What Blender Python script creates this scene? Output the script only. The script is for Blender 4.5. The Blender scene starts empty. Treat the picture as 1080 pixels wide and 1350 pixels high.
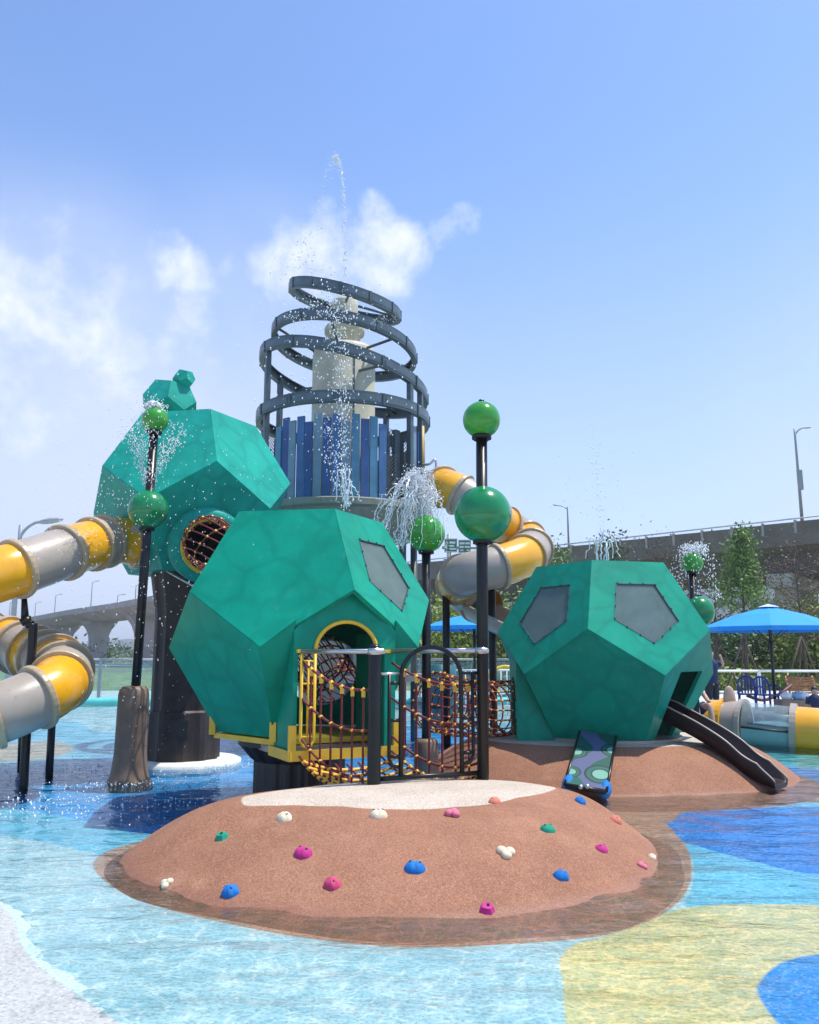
import bpy, bmesh, math, random
import numpy as np
from mathutils import Vector, Matrix, geometry
random.seed(7); rng = np.random.default_rng(7)
scene = bpy.context.scene
col = scene.collection
R = math.radians
PI = math.pi

# ------------------------------------------------------------------ camera
CAM_H, TILT, FOC = 1.6, R(9.86), 1080.0
cam_d = bpy.data.cameras.new('camera'); cam = bpy.data.objects.new('camera', cam_d); col.objects.link(cam)
cam_d.sensor_fit = 'HORIZONTAL'; cam_d.sensor_width = 36; cam_d.lens = 36
cam_d.clip_start = .05; cam_d.clip_end = 6000
cam.location = (0, 0, CAM_H); cam.rotation_euler = (PI/2 + TILT, 0, 0)
scene.camera = cam

def ray(px, py):
    x, y = (px-540)/FOC, (675-py)/FOC
    return Vector((x, math.cos(TILT) - y*math.sin(TILT), math.sin(TILT) + y*math.cos(TILT)))
def at(px, py, Y):
    r = ray(px, py); t = Y/r.y
    return Vector((r.x*t, Y, CAM_H + r.z*t))
def gnd(px, py, z=0.0):
    r = ray(px, py); t = (z-CAM_H)/r.z
    return Vector((r.x*t, r.y*t, z))
def zat(py, Y): return at(540, py, Y).z

# ------------------------------------------------------------------ light
SUN = Vector((.37, .03, .93)).normalized()
sun_el = math.asin(SUN.z); sun_az = math.atan2(SUN.x, SUN.y)
sd = bpy.data.lights.new('sun', 'SUN'); sd.energy = 4.7; sd.angle = R(.53); sd.color = (1, .945, .84)
so = bpy.data.objects.new('sun', sd); col.objects.link(so)
so.rotation_euler = SUN.to_track_quat('Z', 'Y').to_euler(); so.location = (20, 0, 50)

world = bpy.data.worlds.new('World'); scene.world = world; world.use_nodes = True
wt = world.node_tree; wt.nodes.clear()
class NT:
    """small node-building helper"""
    def __init__(s, t): s.t = t
    def n(s, kind, **kw):
        nd = s.t.nodes.new(kind)
        for k, v in kw.items(): setattr(nd, k, v)
        return nd
    def link(s, a, b): s.t.links.new(a, b)
    def set(s, sock, v):
        if hasattr(v, 'is_linked') or isinstance(v, bpy.types.NodeSocket): s.link(v, sock)
        else: sock.default_value = v
    def math(s, op, a, b=0.0, c=None, clamp=False):
        nd = s.n('ShaderNodeMath', operation=op, use_clamp=clamp)
        s.set(nd.inputs[0], a); s.set(nd.inputs[1], b)
        if c is not None: s.set(nd.inputs[2], c)
        return nd.outputs[0]
    def vmath(s, op, a, b=(0, 0, 0)):
        nd = s.n('ShaderNodeVectorMath', operation=op)
        s.set(nd.inputs[0], a); s.set(nd.inputs[1], b)
        return nd.outputs['Value'] if op in ('DOT_PRODUCT', 'DISTANCE', 'LENGTH') else nd.outputs[0]
    def mix(s, f, a, b):
        nd = s.n('ShaderNodeMix', data_type='RGBA')
        s.set(nd.inputs[0], f); s.set(nd.inputs[6], a); s.set(nd.inputs[7], b)
        return nd.outputs[2]
    def ramp(s, x, lo, hi, smooth=True):
        nd = s.n('ShaderNodeMapRange', interpolation_type='SMOOTHSTEP' if smooth else 'LINEAR')
        nd.clamp = True
        s.set(nd.inputs[0], x); nd.inputs[1].default_value = lo; nd.inputs[2].default_value = hi
        return nd.outputs[0]
    def noise(s, vec, scale, detail=3, rough=.5, dist=0.0):
        nd = s.n('ShaderNodeTexNoise'); s.link(vec, nd.inputs['Vector'])
        nd.inputs['Scale'].default_value = scale; nd.inputs['Detail'].default_value = detail
        nd.inputs['Roughness'].default_value = rough; nd.inputs['Distortion'].default_value = dist
        return nd
def c4(c): return (c[0], c[1], c[2], 1.0)

w = NT(wt)
sky = w.n('ShaderNodeTexSky', sky_type='NISHITA', sun_disc=False)
sky.sun_elevation = sun_el; sky.sun_rotation = sun_az
sky.altitude = 0; sky.air_density = 1.0; sky.dust_density = .7; sky.ozone_density = 2.0
tc = w.n('ShaderNodeTexCoord'); dirv = tc.outputs['Generated']
sep = w.n('ShaderNodeSeparateXYZ'); w.link(dirv, sep.inputs[0])
def lobe(px, py, rad_px, soft=.5):
    d = ray(px, py).normalized(); a = math.atan(rad_px/FOC)
    dot = w.vmath('DOT_PRODUCT', dirv, tuple(d))
    return w.ramp(dot, math.cos(a), math.cos(a*soft))
n1 = w.noise(dirv, 13.0, 8, .58, .12).outputs['Fac']
n2 = w.noise(dirv, 2.6, 6, .58, .1).outputs['Fac']
core = None
for (px, py, r_, s_, k) in ((375, 340, 75, 0, .8), (450, 335, 95, 0, .95), (520, 340, 75, 0, .85), (493, 282, 42, 0, .9), (588, 308, 40, 0, .6), (612, 290, 32, 0, .6),
                            (248, 358, 52, 0, .8), (300, 342, 34, 0, .6), (70, 450, 200, 0, .72), (215, 410, 120, 0, .62), (-330, 300, 260, 0, .9), (1400, 250, 260, 0, .8)):
    l = w.math('MULTIPLY', lobe(px, py, r_, s_), k)
    core = l if core is None else w.math('MAXIMUM', core, l)
m1 = w.ramp(w.math('ADD', w.math('MULTIPLY', core, .66), w.math('MULTIPLY', w.math('SUBTRACT', n1, .5), 1.9)), .20, .90)
m1 = w.math('MULTIPLY', w.math('MULTIPLY', m1, w.ramp(core, .0, .34)), .84)
veil = None
for (px, py, r_, s_, k) in ((40, 620, 430, 0, .85), (330, 540, 330, 0, .5), (-700, 650, 700, 0, .8), (1500, 600, 500, 0, .5)):
    l = w.math('MULTIPLY', lobe(px, py, r_, s_), k)
    veil = l if veil is None else w.math('MAXIMUM', veil, l)
m2 = w.math('MULTIPLY', w.ramp(n2, .25, .68), veil)
gen = w.math('MULTIPLY', w.ramp(n2, .62, .85), .3)     # thin fair-weather cloud all round
low = w.math('MULTIPLY', w.ramp(sep.outputs['Z'], .62, -.02), .72)  # summer haze towards the horizon
m2 = w.math('MAXIMUM', m2, gen)
hs = w.n('ShaderNodeMix', data_type='RGBA', blend_type='MULTIPLY'); hs.inputs[0].default_value = 1
w.link(sky.outputs['Color'], hs.inputs[6]); hs.inputs[7].default_value = (1.26, 1.46, 1.74, 1)
hz = w.mix(low, hs.outputs[2], (4.75, 5.35, 7.35, 1))
c1 = w.mix(m2, hz, (5.2, 5.8, 7.3, 1))
c2 = w.mix(m1, c1, (7.2, 7.5, 8.0, 1))
bg = w.n('ShaderNodeBackground'); bg.inputs['Strength'].default_value = .125
w.link(c2, bg.inputs['Color'])
wo = w.n('ShaderNodeOutputWorld'); w.link(bg.outputs[0], wo.inputs['Surface'])

vs = scene.view_settings
vs.view_transform = 'Standard'; vs.look = 'None'; vs.gamma = 1; vs.exposure = .25; vs.use_curve_mapping = False
scene.render.engine = 'CYCLES'
scene.cycles.max_bounces = 8; scene.cycles.transparent_max_bounces = 24

# ------------------------------------------------------------------ materials
MATS = {}
def mat(name, base, rough=.5, metal=0.0, var=.12, vscale=3.0, bump=0.0, bscale=40.0, spec=.5, base2=None, speck=None, coat=0.0, trans=0.0, wet=0.0):
    m = bpy.data.materials.new(name); m.use_nodes = True
    t = NT(m.node_tree); b = m.node_tree.nodes['Principled BSDF']
    tc = t.n('ShaderNodeTexCoord'); geo = t.n('ShaderNodeNewGeometry'); P = geo.outputs['Position']
    nz = t.noise(P, vscale, 5, .6).outputs['Fac']
    f = t.ramp(nz, .3, .7)
    lo = tuple(x*(1-var) for x in base); hi = tuple(min(1, x*(1+var)) for x in (base2 or base))
    c = t.mix(f, c4(lo), c4(hi))
    if speck:                                           # fine rubber / terrazzo grains
        sc, amount, dark, light = speck
        vn = t.n('ShaderNodeTexVoronoi'); vn.inputs['Scale'].default_value = sc; t.link(P, vn.inputs['Vector'])
        s3 = t.n('ShaderNodeSeparateColor'); t.link(vn.outputs['Color'], s3.inputs[0])
        c = t.mix(t.math('MULTIPLY', t.ramp(s3.outputs[0], .5, .95), amount), c, c4(dark))
        c = t.mix(t.math('MULTIPLY', t.ramp(s3.outputs[1], .55, .95), amount), c, c4(light))
    t.link(c, b.inputs['Base Color'])
    rr = t.n('ShaderNodeMapRange'); t.link(nz, rr.inputs[0])
    rr.inputs[3].default_value = max(.02, rough*.8); rr.inputs[4].default_value = min(1, rough*1.2)
    t.link(rr.outputs[0], b.inputs['Roughness'])
    b.inputs['Metallic'].default_value = metal
    b.inputs['Specular IOR Level'].default_value = spec
    b.inputs['Coat Weight'].default_value = coat
    b.inputs['Transmission Weight'].default_value = trans
    if bump:
        bn = t.noise(P, bscale, 3, .6).outputs['Fac']
        bp = t.n('ShaderNodeBump'); bp.inputs['Strength'].default_value = bump; bp.inputs['Distance'].default_value = .01
        t.link(bn, bp.inputs['Height']); t.link(bp.outputs[0], b.inputs['Normal'])
    MATS[name] = m
    return m

def teal(name, base):
    m = mat(name, base, .42, var=.13, vscale=1.6, bump=.10, bscale=9, spec=.16)
    t = NT(m.node_tree); b = m.node_tree.nodes['Principled BSDF']
    geo = t.n('ShaderNodeNewGeometry'); P = geo.outputs['Position']
    nd = t.noise(P, 1.8, 2, .5)
    off = t.vmath('ADD', P, t.vmath('SCALE', nd.outputs['Color']))
    off.node.inputs[1].links[0].from_node.inputs['Scale'].default_value = .35
    vo = t.n('ShaderNodeTexVoronoi', feature='DISTANCE_TO_EDGE'); vo.inputs['Scale'].default_value = 2.1
    t.link(off, vo.inputs['Vector'])
    line = t.math('MULTIPLY', t.ramp(vo.outputs['Distance'], .13, .0), .24)
    n3 = t.noise(P, 3.1, 4, .6, .6).outputs['Fac']
    pale = t.math('MULTIPLY', t.ramp(n3, .5, .78), .28)
    old = b.inputs['Base Color'].links[0].from_socket
    c = t.mix(pale, old, c4((base[0]+.03, min(1, base[1]*1.25), min(1, base[2]*1.3))))
    c = t.mix(line, c, c4(tuple(x*.45 for x in base)))
    # chalky scratches and water stains running down
    mp = t.n('ShaderNodeMapping'); t.link(P, mp.inputs[0]); mp.inputs['Scale'].default_value = (14, 14, 1.2)
    n4 = t.noise(mp.outputs[0], 1.0, 4, .6).outputs['Fac']
    c = t.mix(t.math('MULTIPLY', t.ramp(n4, .58, .8), .16), c, c4((.12, .42, .36)))
    t.link(c, b.inputs['Base Color'])
    return m
TEAL = teal('teal_fibreglass', (.002, .262, .172))
TEAL_MIST = teal('misted_teal_fibreglass', (.012, .31, .24))  # paler copy of the teal, with spray mist put into its colour
YEL = mat('yellow_plastic', (.80, .38, .012), .25, var=.06, vscale=2, coat=.3)
YELP = mat('yellow_paint', (.72, .46, .03), .4, var=.1, vscale=6)
GREYP = mat('grey_plastic', (.37, .315, .262), .34, var=.07, vscale=2, coat=.08)
FLG = mat('flange_plastic', (.42, .32, .20), .35, var=.12)
BLACK = mat('black_paint', (.009, .009, .010), .32, var=.2, spec=.35)
COLUMN = mat('dark_bark_cladding', (.030, .021, .019), .55, var=.35, vscale=4, bump=.5, bscale=14)
GREYB = mat('charcoal_cladding', (.018, .018, .018), .45, var=.3, vscale=4, bump=.3, bscale=14)
STEEL = mat('steel', (.55, .55, .56), .3, metal=.9, var=.1)
GREENL = mat('grass_green_gloss', (.035, .27, .022), .17, var=.12, vscale=4, coat=.15)
GREEND = mat('emerald_gloss', (.006, .20, .062), .17, var=.14, vscale=4, coat=.15)
STUMP = mat('brown_concrete_stump', (.17, .115, .08), .55, var=.2, vscale=5, bump=.1, bscale=60)
TGREY = mat('slate_metal', (.060, .092, .108), .42, var=.2, vscale=5, bump=.1)
TGREYL = mat('slate_panel', (.085, .12, .14), .4, var=.15, vscale=5)
DRUM = mat('cream_drum', (.50, .48, .36), .55, var=.16, vscale=2.2, bump=.1)
DECKM = mat('olive_fascia', (.20, .22, .17), .6, var=.2, vscale=3, bump=.1)
BLUES = [mat('slat_blue_a', (.06, .20, .30), .45, var=.15), mat('slat_blue_b', (.02, .075, .22), .45, var=.15),
         mat('slat_blue_c', (.15, .24, .31), .45, var=.15), mat('slat_blue_d', (.04, .13, .29), .45, var=.15)]
ROPE = mat('red_rope', (.16, .014, .022), .7, var=.25, vscale=60)
CONN = mat('yellow_connector', (.74, .42, .03), .4, var=.12)
HB = mat('slide_maroon_black', (.020, .009, .009), .36, var=.2, spec=.35)
CONC = mat('concrete', (.33, .335, .325), .8, var=.16, vscale=.4, bump=.2, bscale=4)
CONCD = mat('weathered_concrete', (.125, .115, .095), .85, var=.22, vscale=.5, bump=.2, bscale=4)
CONCG = mat('girder_paint', (.06, .055, .045), .8, var=.2, vscale=.4)
WHITEP = mat('white_paint', (.72, .73, .72), .45, var=.06)
DISC = mat('pale_disc', (.62, .64, .62), .6, var=.1, vscale=6)
LAMPG = mat('lamp_grey', (.28, .31, .33), .45, var=.1)
UMB = mat('blue_canvas', (.008, .27, .74), .75, var=.08, vscale=3)
CHB = mat('blue_chair_plastic', (.010, .045, .28), .35, var=.1)
WOOD = mat('orange_wood', (.36, .15, .06), .6, var=.25, vscale=8)
SIGNG = mat('sign_green', (.005, .16, .10), .4, var=.05)
TRUNK = mat('bark', (.075, .055, .04), .85, var=.3, vscale=8, bump=.5, bscale=20)
LEAF = [mat('leaf_mid', (.11, .20, .030), .55, var=.4, vscale=1.2), mat('leaf_dark', (.055, .12, .028), .55, var=.4, vscale=1.2),
        mat('leaf_yellow', (.20, .26, .035), .55, var=.35, vscale=1.2), mat('leaf_red', (.105, .055, .035), .6, var=.4, vscale=1.2),
        mat('leaf_olive', (.085, .105, .035), .6, var=.4, vscale=1.2)]
for m in LEAF: m.node_tree.nodes['Principled BSDF'].inputs['Subsurface Weight'].default_value = 0
SKIN = mat('skin', (.50, .30, .22), .5, var=.06)
HAIR = mat('hair', (.018, .013, .011), .5)
NAVY = mat('navy_cloth', (.012, .022, .085), .8, var=.2, vscale=9)
DARKC = mat('dark_cloth', (.012, .013, .018), .8, var=.2, vscale=9)
WHITEC = mat('white_cloth', (.7, .7, .7), .8)
HOLDC = {'cream': mat('hold_cream', (.66, .58, .42), .72, spec=.25, var=.12, vscale=30, bump=.2, bscale=90), 'green': mat('hold_green', (.012, .26, .16), .72, spec=.25, var=.15, vscale=30),
         'magenta': mat('hold_magenta', (.46, .03, .20), .72, spec=.25, var=.15, vscale=30, bump=.2, bscale=90), 'blue': mat('hold_blue', (.012, .16, .48), .72, spec=.25, var=.15, vscale=30),
         'pink': mat('hold_pink', (.62, .16, .24), .72, spec=.25, var=.12, vscale=30), 'red': mat('hold_rose', (.55, .06, .16), .72, spec=.25, var=.12, vscale=30),
         'salmon': mat('hold_salmon', (.60, .19, .13), .72, spec=.25, var=.12, vscale=30)}
HOLE = mat('bolt_hole', (.02, .015, .012), .6)
def glassy(name, tint, mixf, rough=.15, base=(.35, .42, .44)):
    m = bpy.data.materials.new(name); m.use_nodes = True; t = NT(m.node_tree)
    b = m.node_tree.nodes['Principled BSDF']; out = m.node_tree.nodes['Material Output']
    geo = t.n('ShaderNodeNewGeometry'); nz = t.noise(geo.outputs['Position'], 4, 5, .65).outputs['Fac']
    t.link(t.mix(t.ramp(nz, .3, .75), c4(tuple(x*.85 for x in base)), c4(tuple(min(1, x*1.15) for x in base))), b.inputs['Base Color'])
    b.inputs['Roughness'].default_value = rough
    tr = t.n('ShaderNodeBsdfTransparent'); tr.inputs[0].default_value = c4(tint)
    mx = t.n('ShaderNodeMixShader'); mx.inputs[0].default_value = mixf
    t.link(tr.outputs[0], mx.inputs[1]); t.link(b.outputs[0], mx.inputs[2]); t.link(mx.outputs[0], out.inputs['Surface'])
    return m
PANE = glassy('scuffed_acrylic', (.72, .88, .84), .36, .08, (.25, .33, .32))
GLASSF = glassy('fence_glass', (.80, .92, .92), .22, .08, (.42, .55, .55))
CLEAR = glassy('clear_tube', (.80, .88, .90), .22, .06, (.62, .72, .74))
DROP = mat('water_drop', (.90, .93, .96), .12, var=.03, trans=.15)
FOAM = glassy('water_sheet', (.95, .97, 1), .55, .08, (.85, .9, .95))

# ------------------------------------------------------------------ mesh helpers
ORG = {}
class MB:
    def __init__(s): s.v = []; s.f = []; s.s = []
    def add(s, vs, fs, smooth=False):
        o = len(s.v); s.v += [tuple(v) for v in vs]; s.f += [tuple(o+i for i in f) for f in fs]; s.s += [smooth]*len(fs); return s
    def box(s, c, d, M=None):
        c = Vector(c); vs = []
        for z in (-.5, .5):
            for x, y in ((-.5, -.5), (.5, -.5), (.5, .5), (-.5, .5)):
                p = Vector((x*d[0], y*d[1], z*d[2]))
                vs.append(c + (M @ p if M else p))
        return s.add(vs, [(3, 2, 1, 0), (4, 5, 6, 7), (0, 1, 5, 4), (1, 2, 6, 5), (2, 3, 7, 6), (3, 0, 4, 7)])
    def ring_sweep(s, pts, radii, n=12, caps=True, closed=False, smooth=True):
        pts = [Vector(p) for p in pts]; m = len(pts)
        if not hasattr(radii, '__len__'): radii = [radii]*m
        T = []
        for i in range(m):
            a = pts[(i-1) % m] if (closed or i > 0) else pts[0]
            b = pts[(i+1) % m] if (closed or i < m-1) else pts[-1]
            d = (b-a); T.append(d.normalized() if d.length > 1e-9 else Vector((0, 0, 1)))
        up = Vector((0, 0, 1)) if abs(T[0].z) < .9 else Vector((1, 0, 0))
        N = (up - T[0]*up.dot(T[0])).normalized(); vs = []
        for i in range(m):
            N = (N - T[i]*N.dot(T[i])).normalized(); B = T[i].cross(N)
            for k in range(n):
                a = 2*PI*k/n
                vs.append(pts[i] + (N*math.cos(a) + B*math.sin(a))*radii[i])
        fs = []
        for i in range(m if closed else m-1):
            j = (i+1) % m
            for k in range(n):
                l = (k+1) % n
                fs.append((i*n+k, i*n+l, j*n+l, j*n+k))
        s.add(vs, fs, smooth)
        if caps and not closed:
            s.add(vs[:n], [tuple(range(n-1, -1, -1))]); s.add(vs[-n:], [tuple(range(n))])
        return s
    def cyl(s, p0, p1, r0, r1=None, n=14, caps=True):
        return s.ring_sweep([p0, p1], [r0, r0 if r1 is None else r1], n, caps)
    def lathe(s, prof, c, n=32, M=None, smooth=True, caps=False):
        c = Vector(c); vs = []; m = len(prof)
        for r_, z in prof:
            for k in range(n):
                a = 2*PI*k/n; p = Vector((r_*math.cos(a), r_*math.sin(a), z)); vs.append(c + (M @ p if M else p))
        fs = [(i*n+k, i*n+(k+1) % n, (i+1)*n+(k+1) % n, (i+1)*n+k) for i in range(m-1) for k in range(n)]
        s.add(vs, fs, smooth)
        if caps: s.add(vs[:n], [tuple(range(n-1, -1, -1))]); s.add(vs[-n:], [tuple(range(n))])
        return s
    def sphere(s, c, r_, nu=16, nv=10, sc=(1, 1, 1), M=None, fn=None):
        c = Vector(c); vs = []; 
        for j in range(nv+1):
            th = PI*j/nv
            for i in range(nu):
                a = 2*PI*i/nu
                p = Vector((math.sin(th)*math.cos(a), math.sin(th)*math.sin(a), math.cos(th)))
                if fn: p = p*fn(p)
                p = Vector((p.x*r_*sc[0], p.y*r_*sc[1], p.z*r_*sc[2]))
                vs.append(c + (M @ p if M else p))
        fs = [(j*nu+i, (j+1)*nu+i, (j+1)*nu+(i+1) % nu, j*nu+(i+1) % nu) for j in range(nv) for i in range(nu)]
        return s.add(vs, fs, True)
    def plate(s, loops, n, th):
        """solid plate: outer loop and holes (lists of points), front at the points, thickness th along -n"""
        loops = [[Vector(p) for p in L] for L in loops]; n = Vector(n).normalized()
        tri = geometry.tessellate_polygon(loops); flat = [p for L in loops for p in L]; k = len(flat)
        nor = Vector((0, 0, 0))
        for t in tri: nor += (flat[t[1]]-flat[t[0]]).cross(flat[t[2]]-flat[t[0]])
        if nor.dot(n) < 0: tri = [tuple(reversed(t)) for t in tri]
        vs = flat + [p - n*th for p in flat]
        fs = [tuple(t) for t in tri] + [tuple(k+i for i in reversed(t)) for t in tri]
        o = 0
        for L in loops:
            m = len(L)
            for i in range(m): fs.append((o+i, o+(i+1) % m, k+o+(i+1) % m, k+o+i))
            o += m
        return s.add(vs, fs)
    def mesh(s, name, mt, org=(0, 0, 0), fix=True):
        me = bpy.data.meshes.new(name); ox, oy, oz = org
        me.from_pydata([(x-ox, y-oy, z-oz) for x, y, z in s.v], [], s.f)
        me.polygons.foreach_set('use_smooth', s.s)
        me.materials.append(mt)
        if fix:
            bm = bmesh.new(); bm.from_mesh(me); bmesh.ops.remove_doubles(bm, verts=bm.verts, dist=1e-5)
            bmesh.ops.recalc_face_normals(bm, faces=bm.faces); bm.to_mesh(me); bm.free()
        me.update(); return me
    def build(s, name, mt, parent=None, fix=True, origin=None):
        if parent: org = ORG[parent.name]
        else: org = tuple(origin) if origin is not None else (sum(v[0] for v in s.v)/len(s.v), sum(v[1] for v in s.v)/len(s.v), min(v[2] for v in s.v))
        o = bpy.data.objects.new(name, s.mesh(name, mt, org, fix)); col.objects.link(o)
        if parent: o.parent = parent
        else: o.location = org
        ORG[o.name] = org
        return o
def tag(o, label=None, cat=None, group=None, kind=None):
    if label: o['label'] = label
    if cat: o['category'] = cat
    if group: o['group'] = group
    if kind: o['kind'] = kind
    return o
def thing(name, label, cat, loc, group=None):
    o = bpy.data.objects.new(name, None); col.objects.link(o); o.location = loc; o.empty_display_size = .2
    ORG[o.name] = tuple(loc); return tag(o, label, cat, group)
def inst(me, name, parent, loc, rot=None):
    """a piece sharing mesh data; loc in world space"""
    o = bpy.data.objects.new(name, me); col.objects.link(o); o.parent = parent
    o.location = Vector(loc) - Vector(ORG[parent.name]); ORG[o.name] = tuple(loc)
    if rot is not None: o.rotation_euler = rot
    return o
def cr(P, n=12, closed=False):
    P = [Vector(p) for p in P]; out = []; m = len(P)
    rngi = range(m if closed else m-1)
    for i in rngi:
        if closed: a, b, c, d = P[(i-1) % m], P[i], P[(i+1) % m], P[(i+2) % m]
        else: a, b, c, d = P[max(0, i-1)], P[i], P[i+1], P[min(m-1, i+2)]
        for k in range(n):
            t = k/n
            out.append(.5*((2*b) + (c-a)*t + (2*a-5*b+4*c-d)*t*t + (3*b-a-3*c+d)*t**3))
    if not closed: out.append(P[-1])
    return out
def resample(P, step):
    P = [Vector(p) for p in P]; out = [P[0].copy()]; acc = 0
    for a, b in zip(P, P[1:]):
        L = (b-a).length
        while acc + L >= step:
            t = (step-acc)/L; a = a.lerp(b, t); L = (b-a).length; out.append(a.copy()); acc = 0
        acc += L
    return out
def smooth01(t):
    t = min(1, max(0, t)); return t*t*(3-2*t)
def Zrot(a): return Matrix.Rotation(a, 3, 'Z')
# ================================================================== SETTING
def gpoly(pts, z=-.07, n=8): return np.array([(p.x, p.y) for p in cr([gnd(*q, z) for q in pts], n, True)])
def sdf(poly, X, Y):
    """signed distance to a closed polygon, negative inside"""
    d = np.full(X.shape, 1e9); ins = np.zeros(X.shape, bool); m = len(poly)
    for i in range(m):
        ax, ay = poly[i]; bx, by = poly[(i+1) % m]; ex, ey = bx-ax, by-ay; L = ex*ex+ey*ey+1e-12
        t = np.clip(((X-ax)*ex+(Y-ay)*ey)/L, 0, 1)
        d = np.minimum(d, np.hypot(X-ax-t*ex, Y-ay-t*ey))
        c = ((ay > Y) != (by > Y)) & (X < (bx-ax)*(Y-ay)/(by-ay+1e-12)+ax); ins ^= c
    return np.where(ins, -d, d)
ZONES = [  # painted zones of the pool floor, in painting order: name, colour, outline
    ('cyan',  (.15, .50, .66), [(-250, 1075), (0, 1098), (60, 1107), (135, 1124), (200, 1160), (420, 1150), (700, 1130), (840, 1100), (905, 1120), (915, 1160), (908, 1192), (1000, 1187), (1300, 1182), (1700, 1120), (1700, 985), (1250, 978), (960, 972), (700, 955), (300, 940), (-300, 950)]),
    ('pale',  (.44, .63, .66), [(-300, 955), (60, 948), (130, 962), (200, 965), (280, 945), (330, 930), (280, 921), (-400, 921)]),
    ('blue',  (.016, .32, .70), [(-300, 1052), (0, 1062), (110, 1078), (200, 1096), (420, 1110), (640, 1080), (700, 1010), (620, 965), (420, 958), (330, 966), (240, 975), (170, 990), (90, 1004), (0, 1010), (-300, 1010)]),
    ('sand',  (.50, .38, .25), [(-120, 985), (0, 978), (70, 975), (98, 985), (70, 996), (0, 1002), (-120, 1010)]),
    ('blue',  (.006, .20, .58), [(862, 1084), (880, 1070), (960, 1062), (1080, 1060), (1350, 1052), (1500, 1120), (1250, 1152), (1080, 1148), (1000, 1132), (930, 1114), (880, 1098)]),
    ('blue',  (.006, .20, .58), [(940, 1000), (1000, 1004), (1080, 1012), (1250, 1008), (1350, 1025), (1200, 1036), (1080, 1034), (1010, 1030), (960, 1020)]),
    ('teal',  (.02, .34, .34), [(955, 990), (1010, 984), (1100, 988), (1300, 990), (1250, 1003), (1080, 1008), (1000, 1000)]),
    ('brown', (.45, .235, .14), [(640, 1080), (860, 1082), (900, 1068), (960, 1058), (1040, 1050), (1075, 1045), (1040, 1036), (960, 1012), (700, 980), (600, 1010)]),
    ('sand',  (.46, .30, .20), [(968, 1052), (1010, 1056), (1080, 1054), (1180, 1052), (1180, 1042), (1080, 1038), (1030, 1034), (985, 1040)]),
    ('yellow', (.66, .545, .25), [(742, 1300), (738, 1275), (755, 1247), (790, 1232), (850, 1208), (908, 1190), (1000, 1186), (1080, 1187), (1300, 1190), (1500, 1290), (1300, 1480), (900, 1480), (760, 1420), (745, 1350)]),
    ('blue',  (.006, .24, .62), [(1000, 1305), (1003, 1285), (1030, 1262), (1080, 1251), (1180, 1250), (1260, 1300), (1200, 1380), (1090, 1385), (1035, 1350)]),
    ('apron', (.45, .235, .14), [(124, 1142), (134, 1122), (165, 1110), (230, 1098), (420, 1085), (700, 1060), (850, 1072), (895, 1100), (911, 1130), (907, 1165), (880, 1195), (820, 1221), (740, 1240), (640, 1250), (520, 1251), (370, 1237), (250, 1210), (160, 1175)]),
    ('white', (.42, .43, .42), [(-400, 1120), (-120, 1150), (0, 1211), (30, 1270), (75, 1315), (125, 1352), (300, 1480), (500, 1700), (-600, 1900)]),
]
nx, ny = 330, 300
gx = np.linspace(-15, 15, nx); gy = np.concatenate([np.linspace(2.0, 12, 190), np.linspace(12.12, 31, ny-190)])
GX, GY = np.meshgrid(gx, gy)
dist = [sdf(gpoly(z[2]), GX, GY) for z in ZONES]
white = dist[-1]
# depth of the floor under the water plane z = 0
front = sdf(gpoly([(60, 1230), (250, 1225), (420, 1262), (560, 1275), (700, 1268), (742, 1300), (760, 1420), (600, 1600), (100, 1600)]), GX, GY)
GZ = -.10 + .108*np.clip(1 - white/1.5, 0, 1)**2*np.where(white > 0, 1, 1)
GZ = np.where(white < 0, .008 + np.minimum(-white, 1)*.02, GZ)
GZ = np.maximum(GZ, -.10 + .082*np.clip(1-(front+.15)/1.1, 0, 1)**1.5)
rip = np.zeros_like(GX)
for k in range(14):
    a = rng.uniform(0, 2*PI); fq = rng.uniform(2, 8); rip += np.sin(GX*math.cos(a)*fq + GY*math.sin(a)*fq + rng.uniform(0, 6))/14
GZ += rip*.006*np.clip((GZ+.06)/.06, 0, 1)
verts = np.stack([GX, GY, GZ], -1).reshape(-1, 3)
faces = [(j*nx+i, j*nx+i+1, (j+1)*nx+i+1, (j+1)*nx+i) for j in range(ny-1) for i in range(nx-1)]
me = bpy.data.meshes.new('pool_floor'); me.from_pydata(verts.tolist(), [], faces)
me.polygons.foreach_set('use_smooth', [True]*len(faces))
for i, d in enumerate(dist):
    at_ = me.attributes.new('zone%d' % i, 'FLOAT', 'POINT'); at_.data.foreach_set('value', d.ravel().astype('f'))
FM = bpy.data.materials.new('painted_terrazzo_floor'); FM.use_nodes = True
t = NT(FM.node_tree); b = FM.node_tree.nodes['Principled BSDF']
P = t.n('ShaderNodeNewGeometry').outputs['Position']
nz = t.noise(P, 1.1, 4, .6).outputs['Fac']
c = t.mix(t.ramp(nz, .3, .7), (.38, .54, .57, 1), (.46, .61, .64, 1))
wob = t.math('MULTIPLY', t.math('SUBTRACT', t.noise(P, 5, 2).outputs['Fac'], .5), .10)
for i, zn in enumerate(ZONES):
    a = t.n('ShaderNodeAttribute'); a.attribute_name = 'zone%d' % i
    e = .05 if zn[0] in ('pale', 'sand') else .012
    f = t.ramp(t.math('ADD', a.outputs['Fac'], wob if zn[0] in ('pale', 'sand', 'cyan') else 0.0), e, -e)
    zc = t.mix(t.ramp(nz, .3, .7), c4(tuple(x*.9 for x in zn[1])), c4(tuple(x*1.1 for x in zn[1])))
    c = t.mix(f, c, zc)
vn = t.n('ShaderNodeTexVoronoi'); vn.inputs['Scale'].default_value = 72; t.link(P, vn.inputs['Vector'])
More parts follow.
